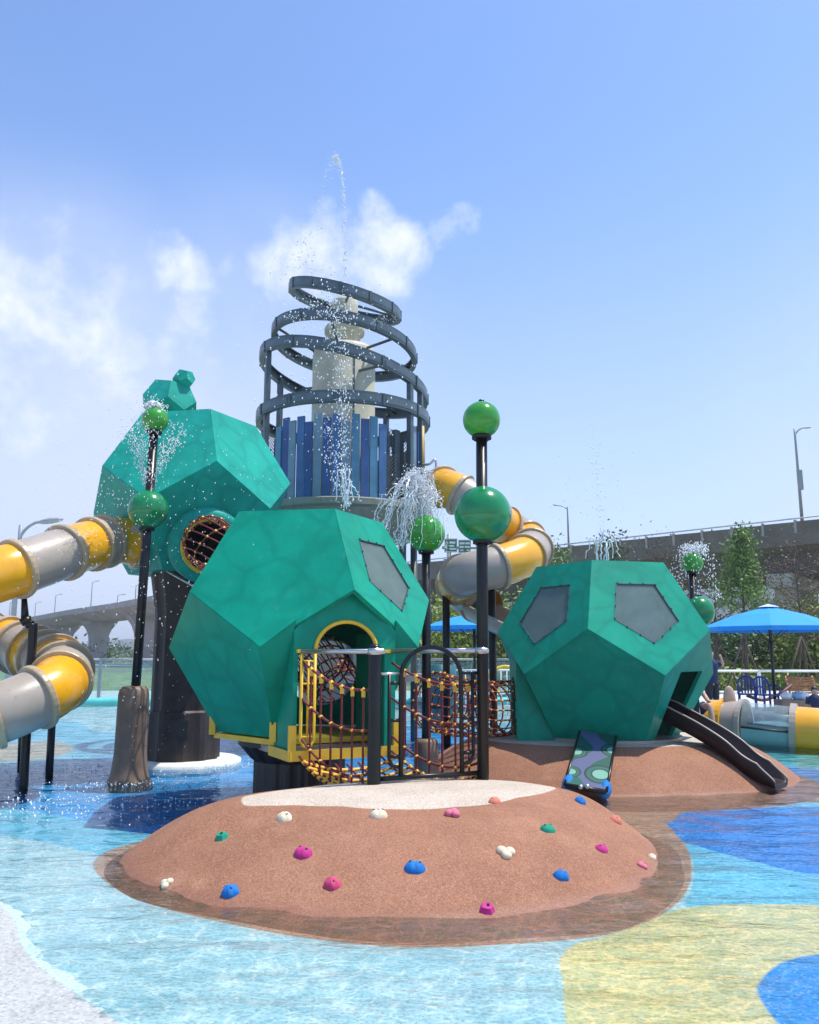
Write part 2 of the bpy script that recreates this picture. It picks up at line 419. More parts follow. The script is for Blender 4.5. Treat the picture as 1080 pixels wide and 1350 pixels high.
s3 = t.n('ShaderNodeSeparateColor'); t.link(vn.outputs['Color'], s3.inputs[0])
dk = t.n('ShaderNodeMix', data_type='RGBA', blend_type='MULTIPLY'); dk.inputs[0].default_value = .7
g = t.n('ShaderNodeCombineColor')
val = t.math('ADD', .56, t.math('MULTIPLY', t.ramp(s3.outputs[0], 0, .6, False), .48))
for k in range(3): t.link(val, g.inputs[k])
t.link(c, dk.inputs[6]); t.link(g.outputs[0], dk.inputs[7])
c = t.mix(t.math('MULTIPLY', t.ramp(s3.outputs[1], .72, .95), .22), dk.outputs[2], (.72, .74, .72, 1))
t.link(c, b.inputs['Base Color']); b.inputs['Roughness'].default_value = .6
bp = t.n('ShaderNodeBump'); bp.inputs['Strength'].default_value = .35; bp.inputs['Distance'].default_value = .004
t.link(s3.outputs[2], bp.inputs['Height']); t.link(bp.outputs[0], b.inputs['Normal'])
me.materials.append(FM)
o = bpy.data.objects.new('pool_floor', me); col.objects.link(o); o['kind'] = 'structure'

# water sheet with real wavelets; caustic light lines are painted into its transparent tint
nwx, nwy = 420, 520
wx = np.linspace(-14.8, 14.8, nwx); wy = 2.05 + (np.linspace(0, 1, nwy)**1.6)*26.5
WX, WY = np.meshgrid(wx, wy); WZ = np.zeros_like(WX)
for k in range(26):
    a = rng.normal(PI/2, .55); lam = rng.uniform(.16, .7); kk = 2*PI/lam
    ph = rng.uniform(0, 6.28); amp = .0011*lam/.35
    WZ += amp*np.sin(kk*(WX*math.cos(a)+WY*math.sin(a)) + ph + 1.2*np.sin(WX*.9+k) + 1.1*np.sin(WY*.8+k*2))
me = bpy.data.meshes.new('water'); me.from_pydata(np.stack([WX, WY, WZ], -1).reshape(-1, 3).tolist(), [], [(j*nwx+i, j*nwx+i+1, (j+1)*nwx+i+1, (j+1)*nwx+i) for j in range(nwy-1) for i in range(nwx-1)])
me.polygons.foreach_set('use_smooth', [True]*len(me.polygons))
WM = bpy.data.materials.new('shallow_water'); WM.use_nodes = True; t = NT(WM.node_tree); WM.node_tree.nodes.remove(WM.node_tree.nodes['Principled BSDF'])
out = WM.node_tree.nodes['Material Output']; P = t.n('ShaderNodeNewGeometry').outputs['Position']
mp = t.n('ShaderNodeMapping'); t.link(P, mp.inputs[0]); mp.inputs['Scale'].default_value = (.7, 1.35, 1)
bn = t.noise(mp.outputs[0], 4.2, 3, .5, .6).outputs['Fac']; bn2 = t.noise(mp.outputs[0], 11, 2, .5, .3).outputs['Fac']
hh = t.math('ADD', t.math('MULTIPLY', bn, .7), t.math('MULTIPLY', bn2, .3))
bp = t.n('ShaderNodeBump'); bp.inputs['Strength'].default_value = .62; bp.inputs['Distance'].default_value = .05; t.link(hh, bp.inputs['Height'])
fr = t.n('ShaderNodeFresnel'); fr.inputs['IOR'].default_value = 1.33; t.link(bp.outputs[0], fr.inputs['Normal'])
gl = t.n('ShaderNodeBsdfGlossy'); gl.inputs['Roughness'].default_value = .03; t.link(bp.outputs[0], gl.inputs['Normal'])
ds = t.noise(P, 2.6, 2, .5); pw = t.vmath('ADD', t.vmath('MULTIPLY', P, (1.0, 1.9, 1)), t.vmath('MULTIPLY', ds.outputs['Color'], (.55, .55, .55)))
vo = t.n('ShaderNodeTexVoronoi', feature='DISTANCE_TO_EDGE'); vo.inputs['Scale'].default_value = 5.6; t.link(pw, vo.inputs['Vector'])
caustic_web = t.math('POWER', t.ramp(vo.outputs['Distance'], .13, .0, False), 1.6)
ripf = t.math('ADD', t.math('MULTIPLY', caustic_web, .85), t.math('MULTIPLY', t.ramp(hh, .35, .68), .42), clamp=True)
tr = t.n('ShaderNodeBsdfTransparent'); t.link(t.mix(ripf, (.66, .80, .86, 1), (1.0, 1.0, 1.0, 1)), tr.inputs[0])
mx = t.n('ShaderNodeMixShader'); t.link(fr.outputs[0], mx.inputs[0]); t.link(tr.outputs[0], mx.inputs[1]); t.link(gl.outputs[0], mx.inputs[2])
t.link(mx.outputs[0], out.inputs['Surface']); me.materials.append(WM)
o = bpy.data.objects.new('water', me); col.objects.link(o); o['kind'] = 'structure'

# wide ground to the horizon, pool surround, grass bank
GM = mat('meadow', (.085, .115, .035), .9, var=.45, vscale=.06, base2=(.17, .16, .075))
gv = []
m = MB(); m.add([(-1600, -300, -.35), (1600, -300, -.35), (1600, 2600, -.35), (-1600, 2600, -.35)], [(0, 1, 2, 3)])
tag(m.build('ground', GM, fix=False, origin=(0, 0, -.35)), kind='structure')
TERR = mat('pale_terrazzo', (.56, .60, .58), .7, var=.1, vscale=2, speck=(90, .5, (.35, .4, .4), (.75, .75, .72)))
def slab(name, pts, z0, z1, mt):
    m = MB(); n = len(pts)
    m.plate([[Vector((x, y, z1)) for x, y in pts]], (0, 0, 1), z1-z0)
    return tag(m.build(name, mt, fix=True), kind='structure')
slab('pool_surround', [(-40, 28.2), (40, 28.2), (40, 36), (-40, 36)], -.3, .06, TERR)
slab('sun_deck', [(11.0, 19.0), (13, 18.2), (40, 18.2), (40, 28.1), (9.6, 28.1), (9.6, 21)], -.3, .055, TERR)
slab('pool_surround', [(-40, 2.1), (-15.02, 2.1), (-15.02, 28.1), (-40, 28.1)], -.3, .04, TERR)
slab('pool_surround', [(-40, -20), (40, -20), (40, 1.95), (-40, 1.95)], -.3, .03, TERR)
m = MB(); RIM = mat('teal_rim', (.10, .50, .47), .5, var=.08)
m.ring_sweep(cr([(-15, 26.9, .05), (-11, 27.6, .05), (-8.0, 28.0, .05), (-4, 28.1, .05), (6, 28.1, .05)], 8), .14, 10)
tag(m.build('pool_rim', RIM), kind='structure')
# grass bank behind the fence
m = MB(); N = 60; vs = []
BANK = mat('dry_grass', (.12, .17, .035), .9, var=.4, vscale=1.2, base2=(.24, .26, .07), bump=.6, bscale=6)
for j, (y, z) in enumerate(((36, .0), (38, .35), (43, .9), (52, 1.0), (70, .4), (90, -.3))):
    for i in range(N):
        x = -70 + 140*i/(N-1); k = smooth01((x+9)/8)*(.75+.35*math.sin(x*.31+j))
        vs.append((x, y + .8*math.sin(x*.4), -.3 + (z+.3)*k))
m.add(vs, [(j*N+i, j*N+i+1, (j+1)*N+i+1, (j+1)*N+i) for j in range(5) for i in range(N-1)], True)
tag(m.build('grass_bank', BANK, fix=False), kind='structure')
# far river bank strip and hills
slab('river_bank', [(-260, 118), (20, 128), (20, 150), (-260, 150)], -.5, -.1, mat('pinkish_bank', (.34, .26, .22), .9, var=.2, vscale=.1))
HILL = mat('far_wood', (.035, .065, .05), .95, var=.4, vscale=.02)
m = MB(); vs = []; N = 120
for i in range(N):
    x = -1500 + 3000*i/(N-1)
    h = 34 + 18*math.sin(x*.006+1) + 10*math.sin(x*.017) + 5*math.sin(x*.05+2) + 3*math.sin(x*.13)
    vs += [(x, 900, -5), (x, 960, h*.7), (x, 1080, h), (x, 1300, h*.6)]
m.add(vs, [(i*4+k, i*4+k+4, i*4+k+5, i*4+k+1) for i in range(N-1) for k in range(3)], True)
tag(m.build('hills', HILL, fix=False), kind='structure')

# ------------------------------------------------------------------ mounds
def angle_curve(pts, c):
    """closed outline as radius over angle about c"""
    a = np.array([math.atan2(p[1]-c[1], p[0]-c[0]) for p in pts]); r_ = np.array([math.hypot(p[0]-c[0], p[1]-c[1]) for p in pts])
    i = np.argsort(a); a = a[i]; r_ = r_[i]
    a = np.concatenate([a-2*PI, a, a+2*PI]); r_ = np.concatenate([r_]*3)
    g_ = np.linspace(-2*PI, 2*PI, 1440); rr = np.interp(g_, a, r_); kn = np.hanning(19); kn /= kn.sum(); rr = np.convolve(rr, kn, 'same'); a = g_[80:-80]; r_ = rr[80:-80]
    return lambda t: np.interp(t, a, r_)
class Mound:
    def __init__(s, c, outer, water, cream, z_top, z_edge, bulge):
        s.c = c; s.o, s.w, s.k = (angle_curve(x, c) for x in (outer, water, cream)); s.zt, s.ze, s.b = z_top, z_edge, bulge
        o_ = s.o; s.o = lambda a: np.maximum(o_(a), s.w(a)+.12)
    def z(s, x, y):
        a = math.atan2(y-s.c[1], x-s.c[0]); d = math.hypot(x-s.c[0], y-s.c[1]); ko, kw, kk = s.o(a), s.w(a), s.k(a)
        if d <= kk: q = s.zt - (s.zt-s.ze)*(d/kk)**3
        elif d <= kw:
            u = (d-kk)/(kw-kk); q = s.ze*(1 - ((1-s.b)*u + s.b*u**1.9)) + .012*math.sin(u*PI)*0
        else: q = -.14*min(1.2, (d-kw)/(ko-kw+1e-6))
        return q
    def mesh(s, name, nr=90, na=220):
        vs = []; us = []
        for j in range(nr+1):
            for i in range(na):
                a = -PI + 2*PI*i/na; ko, kw, kk = float(s.o(a)), float(s.w(a)), float(s.k(a))
                f = j/nr
                d = kk*f/.4 if f < .4 else (kk+(kw-kk)*(f-.4)/.45 if f < .85 else kw+(ko-kw)*(f-.85)/.15)
                x, y = s.c[0]+d*math.cos(a), s.c[1]+d*math.sin(a)
                vs.append((x, y, s.z(x, y) + (.006*math.sin(3.1*x+1)*math.sin(2.7*y) if .42 < f < .83 else 0))); us.append(d-kk)
        fs = [(j*na+i, (j+1)*na+i, (j+1)*na+(i+1) % na, j*na+(i+1) % na) for j in range(nr) for i in range(na)]
        fs = [tuple(reversed(f)) for f in fs]
        me = bpy.data.meshes.new(name); me.from_pydata([(x-s.c[0], y-s.c[1], z) for x, y, z in vs], [], fs)
        me.polygons.foreach_set('use_smooth', [True]*len(fs))
        at_ = me.attributes.new('cream', 'FLOAT', 'POINT'); at_.data.foreach_set('value', us)
        return me
    def hit(s, px, py):
        r_ = ray(px, py); lo, hi = 3.0, 14.0; y = lo
        while y < hi:
            p = at(px, py, y)
            if p.z <= s.z(p.x, p.y): return p
            y += .004
        return gnd(px, py, 0)
    def normal(s, p):
        e = .03; return Vector((s.z(p.x-e, p.y)-s.z(p.x+e, p.y), s.z(p.x, p.y-e)-s.z(p.x, p.y+e), 2*e)).normalized()
MM = bpy.data.materials.new('rubber_granule_mound'); MM.use_nodes = True; t = NT(MM.node_tree); b = MM.node_tree.nodes['Principled BSDF']
P = t.n('ShaderNodeNewGeometry').outputs['Position']
nz = t.noise(P, 1.7, 5, .62).outputs['Fac']
brown = t.mix(t.ramp(nz, .32, .7), (.262, .112, .058, 1), (.335, .150, .082, 1))
wear = t.noise(P, 2.2, 8, .72).outputs['Fac']
brown = t.mix(t.math('MULTIPLY', t.ramp(wear, .50, .74), .55), brown, (.43, .23, .145, 1))
cream = t.mix(t.ramp(nz, .3, .7), (.46, .38, .30, 1), (.56, .48, .39, 1))
a = t.n('ShaderNodeAttribute'); a.attribute_name = 'cream'
f = t.ramp(a.outputs['Fac'], .012, -.012)
c = t.mix(f, brown, cream)
vn = t.n('ShaderNodeTexVoronoi'); vn.inputs['Scale'].default_value = 125; t.link(P, vn.inputs['Vector'])
s3 = t.n('ShaderNodeSeparateColor'); t.link(vn.outputs['Color'], s3.inputs[0])
c = t.mix(t.math('MULTIPLY', t.ramp(s3.outputs[0], .5, .95), .5), c, t.mix(f, (.13, .05, .035, 1), (.24, .15, .10, 1)))
c = t.mix(t.math('MULTIPLY', t.ramp(s3.outputs[1], .7, .95), .45), c, t.mix(f, (.48, .27, .17, 1), (.80, .76, .70, 1)))
zz0 = t.n('ShaderNodeSeparateXYZ'); t.link(P, zz0.inputs[0])
damp = t.math('MULTIPLY', t.ramp(t.math('ADD', zz0.outputs[2], t.math('MULTIPLY', t.math('SUBTRACT', wear, .5), .10)), .055, .02), .28)
c = t.mix(damp, c, (.22, .09, .055, 1))
t.link(c, b.inputs['Base Color'])
zz = t.n('ShaderNodeSeparateXYZ'); t.link(P, zz.inputs[0])
t.link(t.math('ADD', .55, t.math('MULTIPLY', t.ramp(t.math('ADD', zz.outputs[2], t.math('MULTIPLY', nz, .03)), .01, .07), .3)), b.inputs['Roughness'])
bp = t.n('ShaderNodeBump'); bp.inputs['Strength'].default_value = .6; bp.inputs['Distance'].default_value = .006
t.link(s3.outputs[2], bp.inputs['Height']); t.link(bp.outputs[0], b.inputs['Normal'])

def wp(pts, z): return [tuple(gnd(*q, z))[:2] for q in pts]
MC = (-.02, 7.35)
outer = wp([(124, 1142), (134, 1122), (907, 1165), (911, 1130), (895, 1100), (880, 1195), (820, 1221), (740, 1240), (640, 1250), (520, 1251), (370, 1237), (250, 1210), (160, 1175)], -.02) + [(-2.45, 8.1), (-1.6, 8.75), (-.4, 9.0), (.9, 9.0), (1.9, 8.7), (2.35, 8.2)]
water = wp([(157, 1135), (197, 1166), (270, 1187), (370, 1203), (480, 1212), (600, 1212), (700, 1201), (790, 1185), (845, 1164), (866, 1138), (862, 1116)], 0) + [(-2.2, 7.95), (-1.5, 8.5), (-.4, 8.75), (.8, 8.75), (1.7, 8.45), (2.05, 8.0)]
cream = wp([(325, 1063), (380, 1060), (450, 1062), (520, 1066), (600, 1063), (680, 1051), (735, 1038)], .41) + [(-1.42, 7.28), (-1.28, 7.48), (-.92, 7.78), (-.3, 8.12), (.4, 8.3), (1.0, 8.15)]
near = Mound(MC, outer, water, cream, .44, .405, .82)
t1 = thing('climbing_mound', 'low brown rubber mound dotted with colourful climbing holds, pale top under the arched gate', 'mound', (MC[0], MC[1], 0))
me = near.mesh('mound_surface'); me.materials.append(MM)
o = bpy.data.objects.new('mound_surface', me); col.objects.link(o); o.parent = t1
def ell(c, rx, ry, n=40, p=1.0): return [(c[0]+rx*math.cos(2*PI*i/n), c[1]+ry*math.sin(2*PI*i/n)) for i in range(n)]
far = Mound((2.7, 11.85), ell((2.7, 11.85), 3.0, 2.6), ell((2.7, 11.85), 2.55, 2.08), ell((2.7, 11.85), 1.75, 1.22), .47, .455, .6)
t2 = thing('play_mound', 'brown rubber mound with pale top carrying the windowed green pod', 'mound', (2.7, 11.85, 0))
me = far.mesh('mound_surface'); me.materials.append(MM)
o = bpy.data.objects.new('mound_surface', me); col.objects.link(o); o.parent = t2

HOLDS = [(375, 1080, 'cream', 'oval', .075), (499, 1076, 'cream', 'split', .075), (597, 1074, 'pink', 'tri', .068), (652, 1058, 'salmon', 'oval', .06), (292, 1105, 'green', 'facet', .075),
         (400, 1127, 'magenta', 'split', .078), (438, 1167, 'red', 'disc', .066), (547, 1146, 'blue', 'split', .078), (667, 1126, 'cream', 'tri', .072), (722, 1095, 'green', 'split', .068),
         (765, 1057, 'blue', 'oval', .062), (812, 1083, 'salmon', 'oval', .066), (793, 1121, 'magenta', 'split', .06), (740, 1156, 'blue', 'disc', .062), (643, 1200, 'magenta', 'facet', .075),
         (304, 1177, 'blue', 'disc', .070), (220, 1166, 'cream', 'tri', .052), (846, 1142, 'pink', 'tri', .045), (860, 1131, 'cream', 'oval', .042)]
for i, (px, py, cn, kind, s_) in enumerate(HOLDS):
    s_ *= .92 if kind in ('facet', 'tri') else .95; p = near.hit(px, py); n = near.normal(p); up = (Vector((0, 0, 1)) - n*n.z).normalized(); sd_ = up.cross(n)
    M = Matrix((sd_, up, n)).transposed() @ Zrot(rng.uniform(-.6, .6)); M = Matrix([list(r_) for r_ in M])
    m = MB(); hs = MB()
    if kind == 'tri':
        for k in range(3):
            a = 2*PI*k/3 + .5; m.sphere(p + M @ Vector((math.cos(a)*s_*.5, math.sin(a)*s_*.5, s_*.18)), s_*.58, 14, 8, (1, 1, .8), M)
        spots = [(0, 0)]
    elif kind == 'facet':
        pts = [Vector((math.cos(a)*s_*(1+.2*math.sin(3*a)), math.sin(a)*s_*.85, -.02)) for a in [2*PI*k/7 for k in range(7)]]
        pt2 = [q*.55 + Vector((0, .1*s_, s_*.62)) for q in pts]
        m.add([p + M @ q for q in pts + pt2], [(k, (k+1) % 7, 7+(k+1) % 7, 7+k) for k in range(7)] + [tuple(range(7, 14))]); spots = [(.1, .1)]
    else:
        fn = (lambda q: 1 - .22*math.exp(-(q.x/.16)**2)*max(0, q.z)) if kind == 'split' else (lambda q: 1 + .06*math.sin(5*math.atan2(q.y, q.x)))
        m.sphere(p + M @ Vector((0, 0, -.1*s_)), s_, 22, 12, (1.0, .84, .86), M, fn); spots = [(-.4, .12), (.4, .12)] if kind != 'disc' else [(-.25, .1), (.3, -.05)]
    ho = m.build('climbing_hold', HOLDC[cn], t1)
    for (u, v) in spots: hs.cyl(p + M @ Vector((u*s_, v*s_, s_*.30)), p + M @ Vector((u*s_*1.1, v*s_, s_*(.70 if kind not in ('facet', 'tri') else (.625 if kind == 'facet' else .42)))), s_*.13, None, 8)
    hs.build('bolt_hole', HOLE, ho)
# ================================================================== PLAY PODS
PHI = (1+5**.5)/2
def dodeca(c, yaw, S):
    """flat-topped dodecahedron: vertex dict in world space; vertex column k=0 points at azimuth yaw (0 = towards -Y, + = towards +X)"""
    r1 = 1/(2*math.sin(PI/5)); r2 = PHI*r1; h1 = 1.1135; h2 = h1 - math.sqrt(1-(r2-r1)**2); V = {}; c = Vector(c)
    for k in range(5):
        a = yaw - PI/2 + 2*PI*k/5; b_ = a + PI/5
        V['t%d' % k] = c + S*Vector((r1*math.cos(a), r1*math.sin(a), h1)); V['u%d' % k] = c + S*Vector((r2*math.cos(a), r2*math.sin(a), h2))
        V['l%d' % k] = c + S*Vector((r2*math.cos(b_), r2*math.sin(b_), -h2)); V['b%d' % k] = c + S*Vector((r1*math.cos(b_), r1*math.sin(b_), -h1))
    F = {'top': ['t%d' % k for k in range(5)], 'bottom': ['b%d' % k for k in range(5)]}
    for k in range(5):
        k1 = (k+1) % 5; km = (k-1) % 5
        F['up%d' % k] = ['t%d' % k, 't%d' % k1, 'u%d' % k1, 'l%d' % k, 'u%d' % k]
        F['lo%d' % k] = ['u%d' % k, 'l%d' % km, 'b%d' % km, 'b%d' % k, 'l%d' % k]
    return V, F
def frame(pts, c):
    g = sum(pts, Vector())/len(pts); n = (g-Vector(c)).normalized(); up = Vector((0, 0, 1)); v = (up - n*up.dot(n))
    v = v.normalized() if v.length > .05 else Vector((0, 1, 0)); u = v.cross(n); return g, u, v, n
def pod(t, c, yaw, S, mt, windows=(), holes={}, skip=(), th=.05):
    V, F = dodeca(c, yaw, S)
    for key, ks in F.items():
        if key in skip: continue
        pts = [V[k] for k in ks]; g, u, v, n = frame(pts, c)
        pts = [g + (p-g)*(1-.005) for p in pts]; loops = [pts]
        hole = None
        if key in windows: hole = [g + (p-g)*.525 for p in pts]
        if key in holes: hole = [g + u*x*S + v*y*S for x, y in holes[key]]
        if hole: loops.append(hole)
        m = MB(); m.plate(loops, n, th)
        o = m.build('panel', mt, t)
        if key in windows:
            hp = hole
            m = MB(); m.plate([[g + (p-g)*.995 - n*.012 for p in hp]], n, .012); w_ = m.build('window', PANE, t)
            m = MB(); m.plate([[g + (p-g)*1.012 + n*.006 for p in hp], [g + (p-g)*.99 + n*.006 for p in hp]], n, .010); m.build('window_frame', TGREY, w_)
            bm_ = MB()
            for i in range(5):
                for f in (0.03, .36, .69):
                    q = g + (hp[i].lerp(hp[(i+1) % 5], f)-g)*1.012 + n*.004; bm_.cyl(q, q+n*.010, .0095, None, 8)
            tag(bm_.build('window_bolts', BLACK, w_), kind='stuff')
    return V, F
def azdir(az): return Vector((math.sin(az), -math.cos(az), 0))
def door_box(t, c, az, dist, half, z0, roof, mt, depth=.75, opening=None, th=.04, sides=(1, 1)):
    """vertical porch under the overhang: front plate with an opening and two cheeks; lateral axis l, outward n"""
    n = azdir(az); l = Vector((math.cos(az), math.sin(az), 0)); c = Vector((c[0], c[1], 0))
    def W(x, z, d=0.0): return c + n*(dist-d) + l*x + Vector((0, 0, z))
    out = [W(-half, z0), W(-half, roof(-half)), W(0, roof(0)), W(half, roof(half)), W(half, z0)]
    if opening:
        op = [W(x, z) for x, z in opening]; out = [W(-half, z0), W(-half, roof(-half)), W(0, roof(0)), W(half, roof(half)), W(half, z0)] + op
    m = MB(); m.plate([out], n, th); m.build('doorway_panel', mt, t)
    for sgn, on in zip((-1, 1), sides):
        if not on: continue
        x = sgn*half; m = MB()
        m.plate([[W(x, z0, th+.001), W(x, roof(x)-.01, th+.001), W(x, roof(x)-.01, depth), W(x, z0, depth)]], l*sgn, .035)
        m.build('side_panel', mt, t)
    return W

S = 1.1
# ---- front pod on a black pillar
C1 = (-1.256, 9.727, 1.6+.362); Y1 = .476
t = thing('pod_house', 'deep green faceted pod on a black pillar with yellow arched doorway', 'playhouse', (C1[0], C1[1], -.08))
FP = t
V1, F1 = pod(t, C1, Y1, S, TEAL, windows=('up0',), skip=('lo0', 'bottom'), holes={'lo2': [(.42*math.cos(a), .42*math.sin(a)-.05) for a in [2*PI*k/28 for k in range(28)]]})
zc = C1[2]
def roof1(x): return zc + .50 - abs(x)*1.10
DZ = .66
half = .565
arch = [(-.50, DZ), (-.50, zc-.33), (-.31, zc-.33)]
arch = [(.44, DZ), (.44, zc-.33), (.34, zc-.33)] + [(.34*math.cos(a)+.0, zc-.33+.30*math.sin(a)) for a in [PI*k/16 for k in range(1, 16)]] + [(-.34, zc-.33), (-.52, zc-.33), (-.52, DZ)]
W1 = door_box(t, C1, Y1, 1.318, half, DZ-.06, roof1, TEAL, depth=.95, opening=arch)
# remaining slopes of the lower front facet beside the porch
n1_, l1_ = azdir(Y1), Vector((math.cos(Y1), math.sin(Y1), 0))
def lowface(x, z):          # point on the sloped lower face plane at lateral x, height z
    V = V1; g, u, v, n = frame([V[k] for k in F1['lo0']], C1); p0 = Vector((C1[0], C1[1], 0)) + l1_*x + Vector((0, 0, z)); d = n1_
    return p0 + d*((g-p0).dot(n)/d.dot(n))
for sg, (L, B) in ((-1, ('l4', 'b4')), (1, ('l0', 'b0'))):
    m = MB(); zt = V1['l4'].z + .27
    pts = [lowface(sg*half, zt), V1[L], V1[B], lowface(sg*half, V1[B].z)]
    m.plate([pts], frame([V1[k] for k in F1['lo0']], C1)[3], .05); m.build('panel', TEAL, t)
# deck and yellow edging
bot = [V1['b%d' % k] for k in range(5)]; gb = sum(bot, Vector())/5
poly = [gb + (p-gb)*1.04 for p in bot]
deck = [poly[0], poly[1], poly[2], poly[3], poly[4]]
m = MB(); m.plate([[Vector((p.x, p.y, V1['b0'].z-.012)) for p in deck]], (0, 0, 1), .055); m.build('deck_edge', YELP, t)
m = MB(); m.plate([[W1(-half-.02, 0, -.03)+Vector((0, 0, DZ-.005)), W1(half+.02, 0, -.03)+Vector((0, 0, DZ-.005)), W1(half+.02, 0, 1.2)+Vector((0, 0, DZ-.005)), W1(-half-.02, 0, 1.2)+Vector((0, 0, DZ-.005))]], (0, 0, 1), .07); m.build('porch_deck', GREYP, t)
m = MB(); m.plate([[W1(-half-.03, DZ-.09, -.045), W1(-half-.03, DZ+.01, -.045), W1(half+.03, DZ+.01, -.045), W1(half+.03, DZ-.09, -.045)]], n1_, .012); m.build('deck_edge', YELP, t)
m = MB(); m.plate([[W1(-half-.045, DZ-.09, -.04), W1(-half-.045, DZ+.01, -.04), W1(-half-.045, DZ+.01, .6), W1(-half-.045, DZ-.09, .6)]], -l1_, .012); m.build('deck_edge', YELP, t)
for x in (-half-.005, half+.005):
    m = MB(); m.box(W1(x, DZ+.13, -.018), (.075, .035, .24), Zrot(Y1)); m.build('corner_bracket', YELP, t)
for kk in ('b4', 'b3'):
    q = Vector((C1[0], C1[1], 0)) + (Vector((V1[kk].x, V1[kk].y, 0)) - Vector((C1[0], C1[1], 0)))*1.06
    m = MB(); m.box((q.x, q.y, V1[kk].z+.07), (.07, .07, .2), Zrot(Y1+(-.63 if kk == 'b4' else -1.9))); m.build('corner_bracket', YELP, t)
# yellow door trim and hand loop
m = MB(); tr_ = [W1(x, z, -.012) for x, z in ([(.34*math.cos(a), zc-.33+.30*math.sin(a)) for a in [PI*k/20 for k in range(21)]])]
m.ring_sweep(tr_, .022, 8); m.build('arch_trim', YELP, t)
for x0, x1 in ((-.54, -.33), (.33, .55)):
    m = MB(); m.box(W1((x0+x1)/2, zc-.33, -.02), (x1-x0, .05, .035), Zrot(Y1)); m.build('door_trim', YELP, t)
for xx in ((-.50, -.36),):
    m = MB(); a0, a1 = xx; zz0, zz1 = DZ+.04, zc-.35
    m.ring_sweep([W1(a0, zz1, -.06), W1(a0, zz0+.07, -.06), W1(a0+.03, zz0+.015, -.06), W1((a0+a1)/2, zz0, -.06), W1(a1-.03, zz0+.015, -.06), W1(a1, zz0+.07, -.06), W1(a1, zz1, -.06)], .016, 8)
    m.cyl(W1((a0+a1)/2, zz0+.1, -.06), W1((a0+a1)/2, zz1-.08, -.06), .012, None, 8)
    for zq in (zz0+.1, zz1-.08, zz1-.3): m.cyl(W1(a0, zq, -.06), W1(a1, zq, -.06), .011, None, 8)
    m.build('hand_loop', YELP, t)
# pillar
m = MB(); prof = []
n = 40; vs = []
for (r_, z) in ((.52, -.1), (.52, .42), (.56, .45), (.70, .61)):
    for k in range(n*2):
        rr = r_*(1 if (k//2) % 2 else .965); a = 2*PI*k/(n*2); vs.append((C1[0]+rr*math.cos(a), C1[1]+rr*math.sin(a), z))
m.add(vs, [(j*n*2+k, j*n*2+(k+1) % (n*2), (j+1)*n*2+(k+1) % (n*2), (j+1)*n*2+k) for j in range(3) for k in range(n*2)]); m.build('pillar', GREYB, t)
m = MB(); m.lathe([(0, .60), (.70, .60), (.70, .665), (0, .665)], (C1[0], C1[1], 0), 40, smooth=False); m.build('deck_plate', GREYB, t)

# ---- right pod on the mound
C2 = (2.78, 11.85, 1.6+.028); Y2 = -.36
t = thing('pod_house', 'bright green faceted pod with two pentagonal windows sitting on a mound', 'playhouse', (C2[0], C2[1], .42))
V2, F2 = pod(t, C2, Y2, S, TEAL, windows=('up4', 'up0'), skip=('bottom',), holes={'lo1': [(-.36, .30), (.36, .30), (.34, .02), (.26, -.62), (-.26, -.62), (-.34, .02)], 'lo4': [(-.34, .22), (.34, .22), (.30, -.60), (-.30, -.60)]})
def roof2(x): return C2[2] + .53 - abs(x)*1.10
az4 = Y2 - 2*PI/5
W2 = door_box(t, C2, az4, 1.31, .575, .40, roof2, TEAL, depth=.9, opening=[(.36, .40), (.36, 1.15), (.2, 1.28), (-.2, 1.28), (-.36, 1.15), (-.36, .40)])
m = MB(); m.lathe([(0, .44), (1.0, .44), (1.0, .50), (0, .50)], (C2[0], C2[1], 0), 30, smooth=False); m.build('floor_plate', GREYP, t)

# ---- left pod high on a dark column
C3 = (-3.43, 12.795, 1.6+2.442); Y3 = .457
t = thing('pod_house', 'mist-paled teal faceted pod high on a dark round column, small pods on its roof', 'playhouse', (C3[0], C3[1], -.08))
V3, F3 = pod(t, C3, Y3, S, TEAL_MIST, skip=(), holes={'lo0': [(.40*math.cos(a), .40*math.sin(a)-.30) for a in [2*PI*k/28 for k in range(28)]]})
g, u, v, n = frame([V3[k] for k in F3['lo0']], C3)
ax = Vector((n.x, n.y, n.z*.45)).normalized(); cc = g - v*.33
Mx = ax.to_track_quat('Z', 'Y').to_matrix()
m = MB(); m.lathe([(.40, -.15), (.42, .0), (.50, .02), (.56, .10), (.56, .22), (.52, .30), (.42, .34), (.37, .32), (.36, -.1)], cc, 36, Mx); m.build('tunnel_collar', TEAL_MIST, t)
m = MB(); m.lathe([(.36, .322), (.39, .348), (.41, .340)], cc, 36, Mx); m.build('collar_ring', YELP, t)
